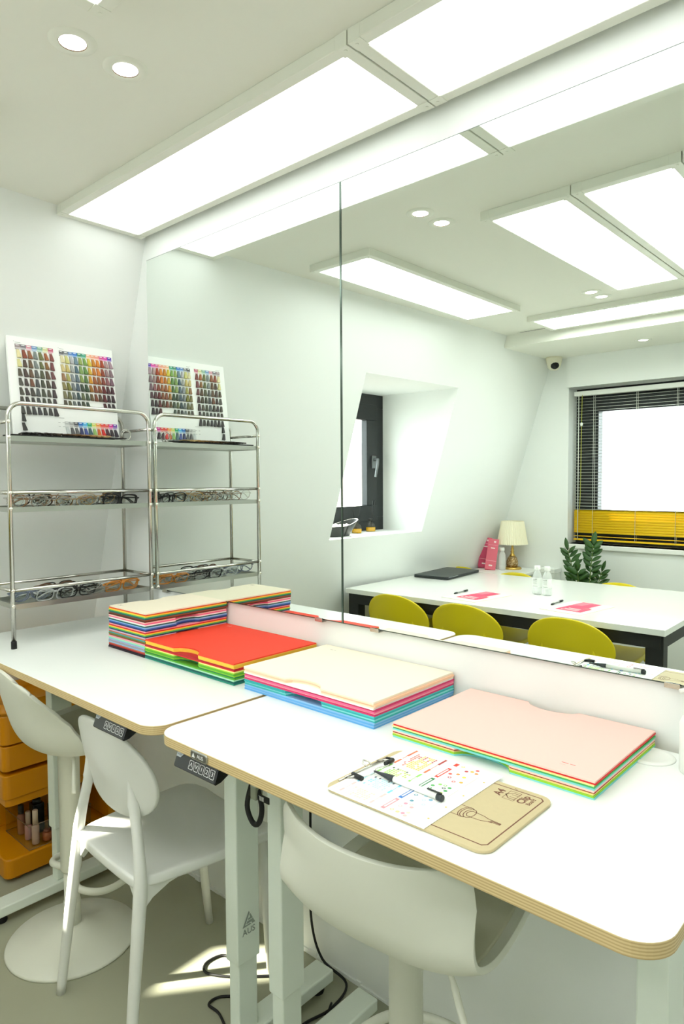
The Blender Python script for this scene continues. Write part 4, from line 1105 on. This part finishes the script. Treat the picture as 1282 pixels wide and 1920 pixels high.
m = MB(); m.tube(cat_rom([(.272,.026,1.94),(.272,.03,1.80),(.270,.03,1.55),(.268,.03,1.30),(.262,.03,1.16)],4),.0018,6); m.build('pull_cord', mat('yellow green cord',(190,190,70),.6), t)
m = MB(); m.lathe([(0,-.012),(.008,-.008),(.009,.004),(.004,.012)],14,(.271,.03,1.745)); m.build('cord_bead', WHITEP, t)

# ---------------------------------------------------------------- niche sill
t = thing('trinket_bowl', (-.46,-1.50,NZ0), 'dark oval bowl with white filling on the window niche sill', 'bowl')
q = MB()
def bowl(u, v):
    a = 2*math.pi*u; s_ = .55+.45*v; ry = .15*s_; rx = .065*s_
    up_ = .0+.058*v + .035*v*max(0,-math.sin(a))
    return (rx*math.cos(a), ry*math.sin(a), .002+up_)
q.grid(bowl,36,8); q.add([tuple(bowl(k/36,0)) for k in range(36)],[tuple(range(36))])
q.build('bowl_shell', mat('dark stoneware',(42,44,44),.5), t, solid=.004, soff=-1)
q = MB(); rr = random.Random(2)
for k in range(16):
    a = rr.uniform(0,6.28); r_ = rr.uniform(0,.8); rd = rr.uniform(.014,.024)
    q.lathe([(0,-rd),(rd*.7,-rd*.7),(rd,0),(rd*.7,rd*.7),(0,rd)],10,(.045*r_*math.cos(a),.10*r_*math.sin(a),.046+rr.uniform(-.006,.006)))
o = q.build('white_filling', mat('white pebbles',(244,244,240),.6), t); o['kind'] = 'stuff'
def reed(x, y, lab, st):
    t = thing('reed_diffuser', (x,y,NZ0), lab, 'diffuser', 'reed diffusers on the niche sill')
    MB().lathe([(.028,0),(.031,.004),(.031,.035),(.024,.050),(.012,.058),(.012,.070)],24).build('glass_bottle', PANE, t)
    MB().lathe([(.027,.002),(.029,.005),(.029,.026),(0,.026)],24).build('amber_oil', mat('amber oil',(226,170,20),.2), t)
    MB().lathe([(.014,.066),(.014,.080),(.009,.081)],20).build('collar', mat('dark collar',(60,62,60),.4,.6), t)
    for dx, dy in st: MB().tube([(0,0,.02),(dx,dy,.19)],.0017,6).build('reed', BLACK, t)
reed(-.53,-1.735,'amber reed diffuser on the niche sill, beside the dark bowl',[(.0,.05),(.01,-.03)])
reed(-.555,-1.895,'amber reed diffuser on the niche sill, near the window handle',[(.0,-.02),(.012,-.03)])

# ---------------------------------------------------------------- amber storage cart
t = thing('storage_cart', (-.375,-.225,0), 'amber plastic rolling cart under the left desk', 'cart')
def tray(z0, z1, name, wall=.006, x0=-.125, x1=.150, y0=-.22, y1=.20):
    m = MB(); m.prism(rrect(x0,x1,y0,y1,.025,5), z0, z0+.008)
    o = rrect(x0,x1,y0,y1,.025,5); i = rrect(x0+wall,x1-wall,y0+wall,y1-wall,.020,5); n = len(o)
    vs = [(a,b_,z0) for a,b_ in o]+[(a,b_,z1) for a,b_ in o]+[(a,b_,z1) for a,b_ in i]+[(a,b_,z0+.008) for a,b_ in i]
    m.add(vs,[(k,(k+1)%n,n+(k+1)%n,n+k) for k in range(n)]+[(n+k,n+(k+1)%n,2*n+(k+1)%n,2*n+k) for k in range(n)]+[(2*n+k,2*n+(k+1)%n,3*n+(k+1)%n,3*n+k) for k in range(n)],0,True)
    return m.build(name, ORANGE, t)
MB().prism(rrect(-.128,.150,-.22,.20,.025,5),.016,.085).build('base_tray', ORANGE, t, bevel=.006, bseg=3)
MB().box(-.122,-.110,-.20,.164,.086,.478).build('back_panel', ORANGE, t, bevel=.004)
MB().box(-.118,.140,.165,.195,.086,.478).build('side_column', ORANGE, t, bevel=.006)
MB().prism(rrect(-.109,.146,-.216,.164,.020,5),.292,.376).build('drawer', ORANGE, t, bevel=.004)
MB().prism(rrect(-.109,.146,-.216,.164,.020,5),.390,.477).build('drawer', ORANGE, t, bevel=.004)
MB().prism(rrect(-.109,.140,-.208,.164,.016,5),.264,.2915).build('drawer_support', ORANGE, t, bevel=.003)
MB().prism(rrect(-.125,.150,-.22,.20,.025,5),.483,.585).build('upper_body', ORANGE, t, bevel=.004)
tray(.5855,.625,'top_tray')
for (a,b_) in ((.12,.12),(-.095,.12),(.12,-.17),(-.095,-.17)):
    m = MB(); m.M = Matrix.Translation((a,b_,.0192)) @ Matrix.Rotation(R(90),4,'Y'); m.lathe([(.0,-.012),(.016,-.012),(.019,-.008),(.019,.008),(.016,.012),(0,.012)],20); m.build('caster', mat('dark amber wheel',(150,96,20),.4), t)
t = thing('makeup_organizer', (-.305,-.255,.0855), 'clear acrylic organizer of make-up standing on the amber cart base', 'organizer')
m = MB(); x0,x1,y0,y1,h,w_ = -.135,.068,-.105,.125,.085,.003
m.box(x0,x1,y0,y1,0,w_)
m.box(x0,x0+w_,y0,y1,w_,h); m.box(x1-w_,x1,y0,y1,w_,h); m.box(x0+w_,x1-w_,y0,y0+w_,w_,h); m.box(x0+w_,x1-w_,y1-w_,y1,w_,h)
m.build('acrylic_tray', PANE, t, bevel=.001)
m = MB(); m.tube([(x0,y0,h),(x1,y0,h),(x1,y1,h),(x0,y1,h)],.0016,6,True); m.tube([(x0,y0,.001),(x1,y0,.001),(x1,y1,.001),(x0,y1,.001)],.0015,6,True); m.build('acrylic_rim', mat('smoked acrylic',(120,96,70),.2), t)
def cosm(x, y, r_, h, c, ch, cc, lab, square=False):
    t = thing('cosmetic_bottle', (x,y,.0855+.0032), lab, 'cosmetic', 'cosmetics in the clear organizer')
    if square: MB().box(-r_,r_,-r_,r_,0,h).build('bottle', mat('cosm %d %d %d'%c,c,.25), t, bevel=.003)
    else: MB().lathe([(r_*.9,0),(r_,.003),(r_,h*.9),(r_*.6,h)],20).build('bottle', mat('cosm %d %d %d'%c,c,.25), t)
    MB().lathe([(r_*.72,h),(r_*.72,h+ch),(r_*.6,h+ch+.002)],20).build('cap', mat('cosm %d %d %d'%cc,cc,.35), t)
cosm(-.265,-.325,.013,.070,(204,164,146),.05,(206,186,164),'nude make-up bottle with beige cap at the front of the organizer')
cosm(-.262,-.285,.016,.030,(176,92,50),.006,(120,60,40),'short orange make-up jar low in the organizer')
cosm(-.315,-.330,.012,.055,(190,140,140),.045,(196,176,156),'pinkish lip gloss with beige cap in the organizer')
cosm(-.345,-.285,.020,.110,(22,24,26),.012,(30,32,34),'tall black square make-up box in the organizer',True)
cosm(-.300,-.235,.022,.105,(26,27,30),.01,(30,32,34),'black square make-up case behind the orange jar',True)
cosm(-.375,-.330,.014,.075,(150,100,76),.03,(60,60,62),'brown foundation bottle at the back of the organizer')
cosm(-.258,-.225,.012,.060,(176,170,150),.02,(220,216,200),'pale cream bottle at the right of the organizer')

# ---------------------------------------------------------------- cables
def cable(name, pts, r, lab, cat='cable', grp='black cables under the desks'):
    m = MB(); m.tube(cat_rom(pts,8), r, 8); return tag(m.build(name, RUBBER), lab, cat, grp)
cable('power_cable', [(.690,-.125,.004),(.640,-.150,.004),(.598,-.165,.004),(.590,-.215,.004),(.620,-.237,.004),(.680,-.205,.004),(.755,-.135,.004),(.80,-.09,.004)], .0035, 'black cable looped on the floor in the sun patch')
cable('power_cable', [(.860,-.27,.005),(.775,-.235,.005),(.725,-.265,.005),(.722,-.303,.005),(.77,-.305,.005),(.85,-.335,.005)], .0035, 'black cable looped on the floor before the left column foot')
cable('power_cable', [(.815,-.012,.62),(.812,-.012,.30),(.806,-.004,.12),(.85,-.006,.03),(.945,-.010,.008),(.972,-.10,.006),(.955,-.19,.006),(.98,-.26,.006)], .0035, 'black cable hanging down the wall between the desk feet')
cable('power_cable', [(.96,-.085,.006),(.985,-.15,.006),(.965,-.225,.006),(.955,-.30,.006)], .003, 'thin black cable on the floor between the two desk columns')
lp = thing('cable_bundle', (1.097,-.45,DZ-TH), 'black cable loop strapped under the right desk front', 'cable')
m = MB(); m.tube(cat_rom([(-.038,0,-.002),(-.012,0,-.040),(.006,-.004,-.085),(.022,-.004,-.130),(.012,-.004,-.166),(-.008,-.004,-.170),(-.024,-.004,-.140),(-.018,.004,-.095),(-.002,.004,-.065),(.010,.004,-.035),(.026,.004,-.002)],6),.0055,10); m.build('cord', RUBBER, lp)
m = MB(); m.box(-.016,.048,-.008,-.006,-.115,-.102); m.build('strap', BLACK, lp)
m = MB()
for k in range(5): m.box(.017+.0035*k,.0185+.0035*k,-.0085,-.0082,-.114,-.105)
m.build('strap_print', WHITEP, lp)
m = MB(); m.box(-.002,.015,-.014,.006,-.116,-.086); m.build('clamp', mat('grey clamp',(160,166,150),.4,.3), lp, bevel=.002)
t = thing('power_adapter', (.838,-.006,.335), 'black power adapter on the wall behind the left column', 'adapter')
MB().box(-.022,.022,-.018,.020,-.035,.035).build('case', BLACK, t, bevel=.004)

# ---------------------------------------------------------------- light
sun = bpy.data.lights.new('sun', 'SUN'); so = bpy.data.objects.new('sun', sun); COL.objects.link(so)
sun.energy = 12.0; sun.angle = R(1.1); sun.color = (1.0,.93,.80)
so.rotation_euler = Vector((1.0,1.27,-1.183)).to_track_quat('-Z','Y').to_euler()
so.location = (-6,-8,8)
wd = bpy.data.worlds.new('sky'); SC.world = wd; wd.use_nodes = True
bg = wd.node_tree.nodes['Background']; bg.inputs[0].default_value = (.93,.97,1.0,1); bg.inputs[1].default_value = 3.0
SC.view_settings.view_transform = 'Standard'; SC.view_settings.look = 'None'; SC.view_settings.exposure = 1.84; SC.view_settings.gamma = 1.0
SC.view_settings.use_curve_mapping = False
SC.cycles.max_bounces = 14; SC.cycles.diffuse_bounces = 6; SC.cycles.glossy_bounces = 8; SC.cycles.transparent_max_bounces = 24; SC.cycles.transmission_bounces = 8
SC.cycles.sample_clamp_indirect = 8.0
SC.cycles.use_denoising = True
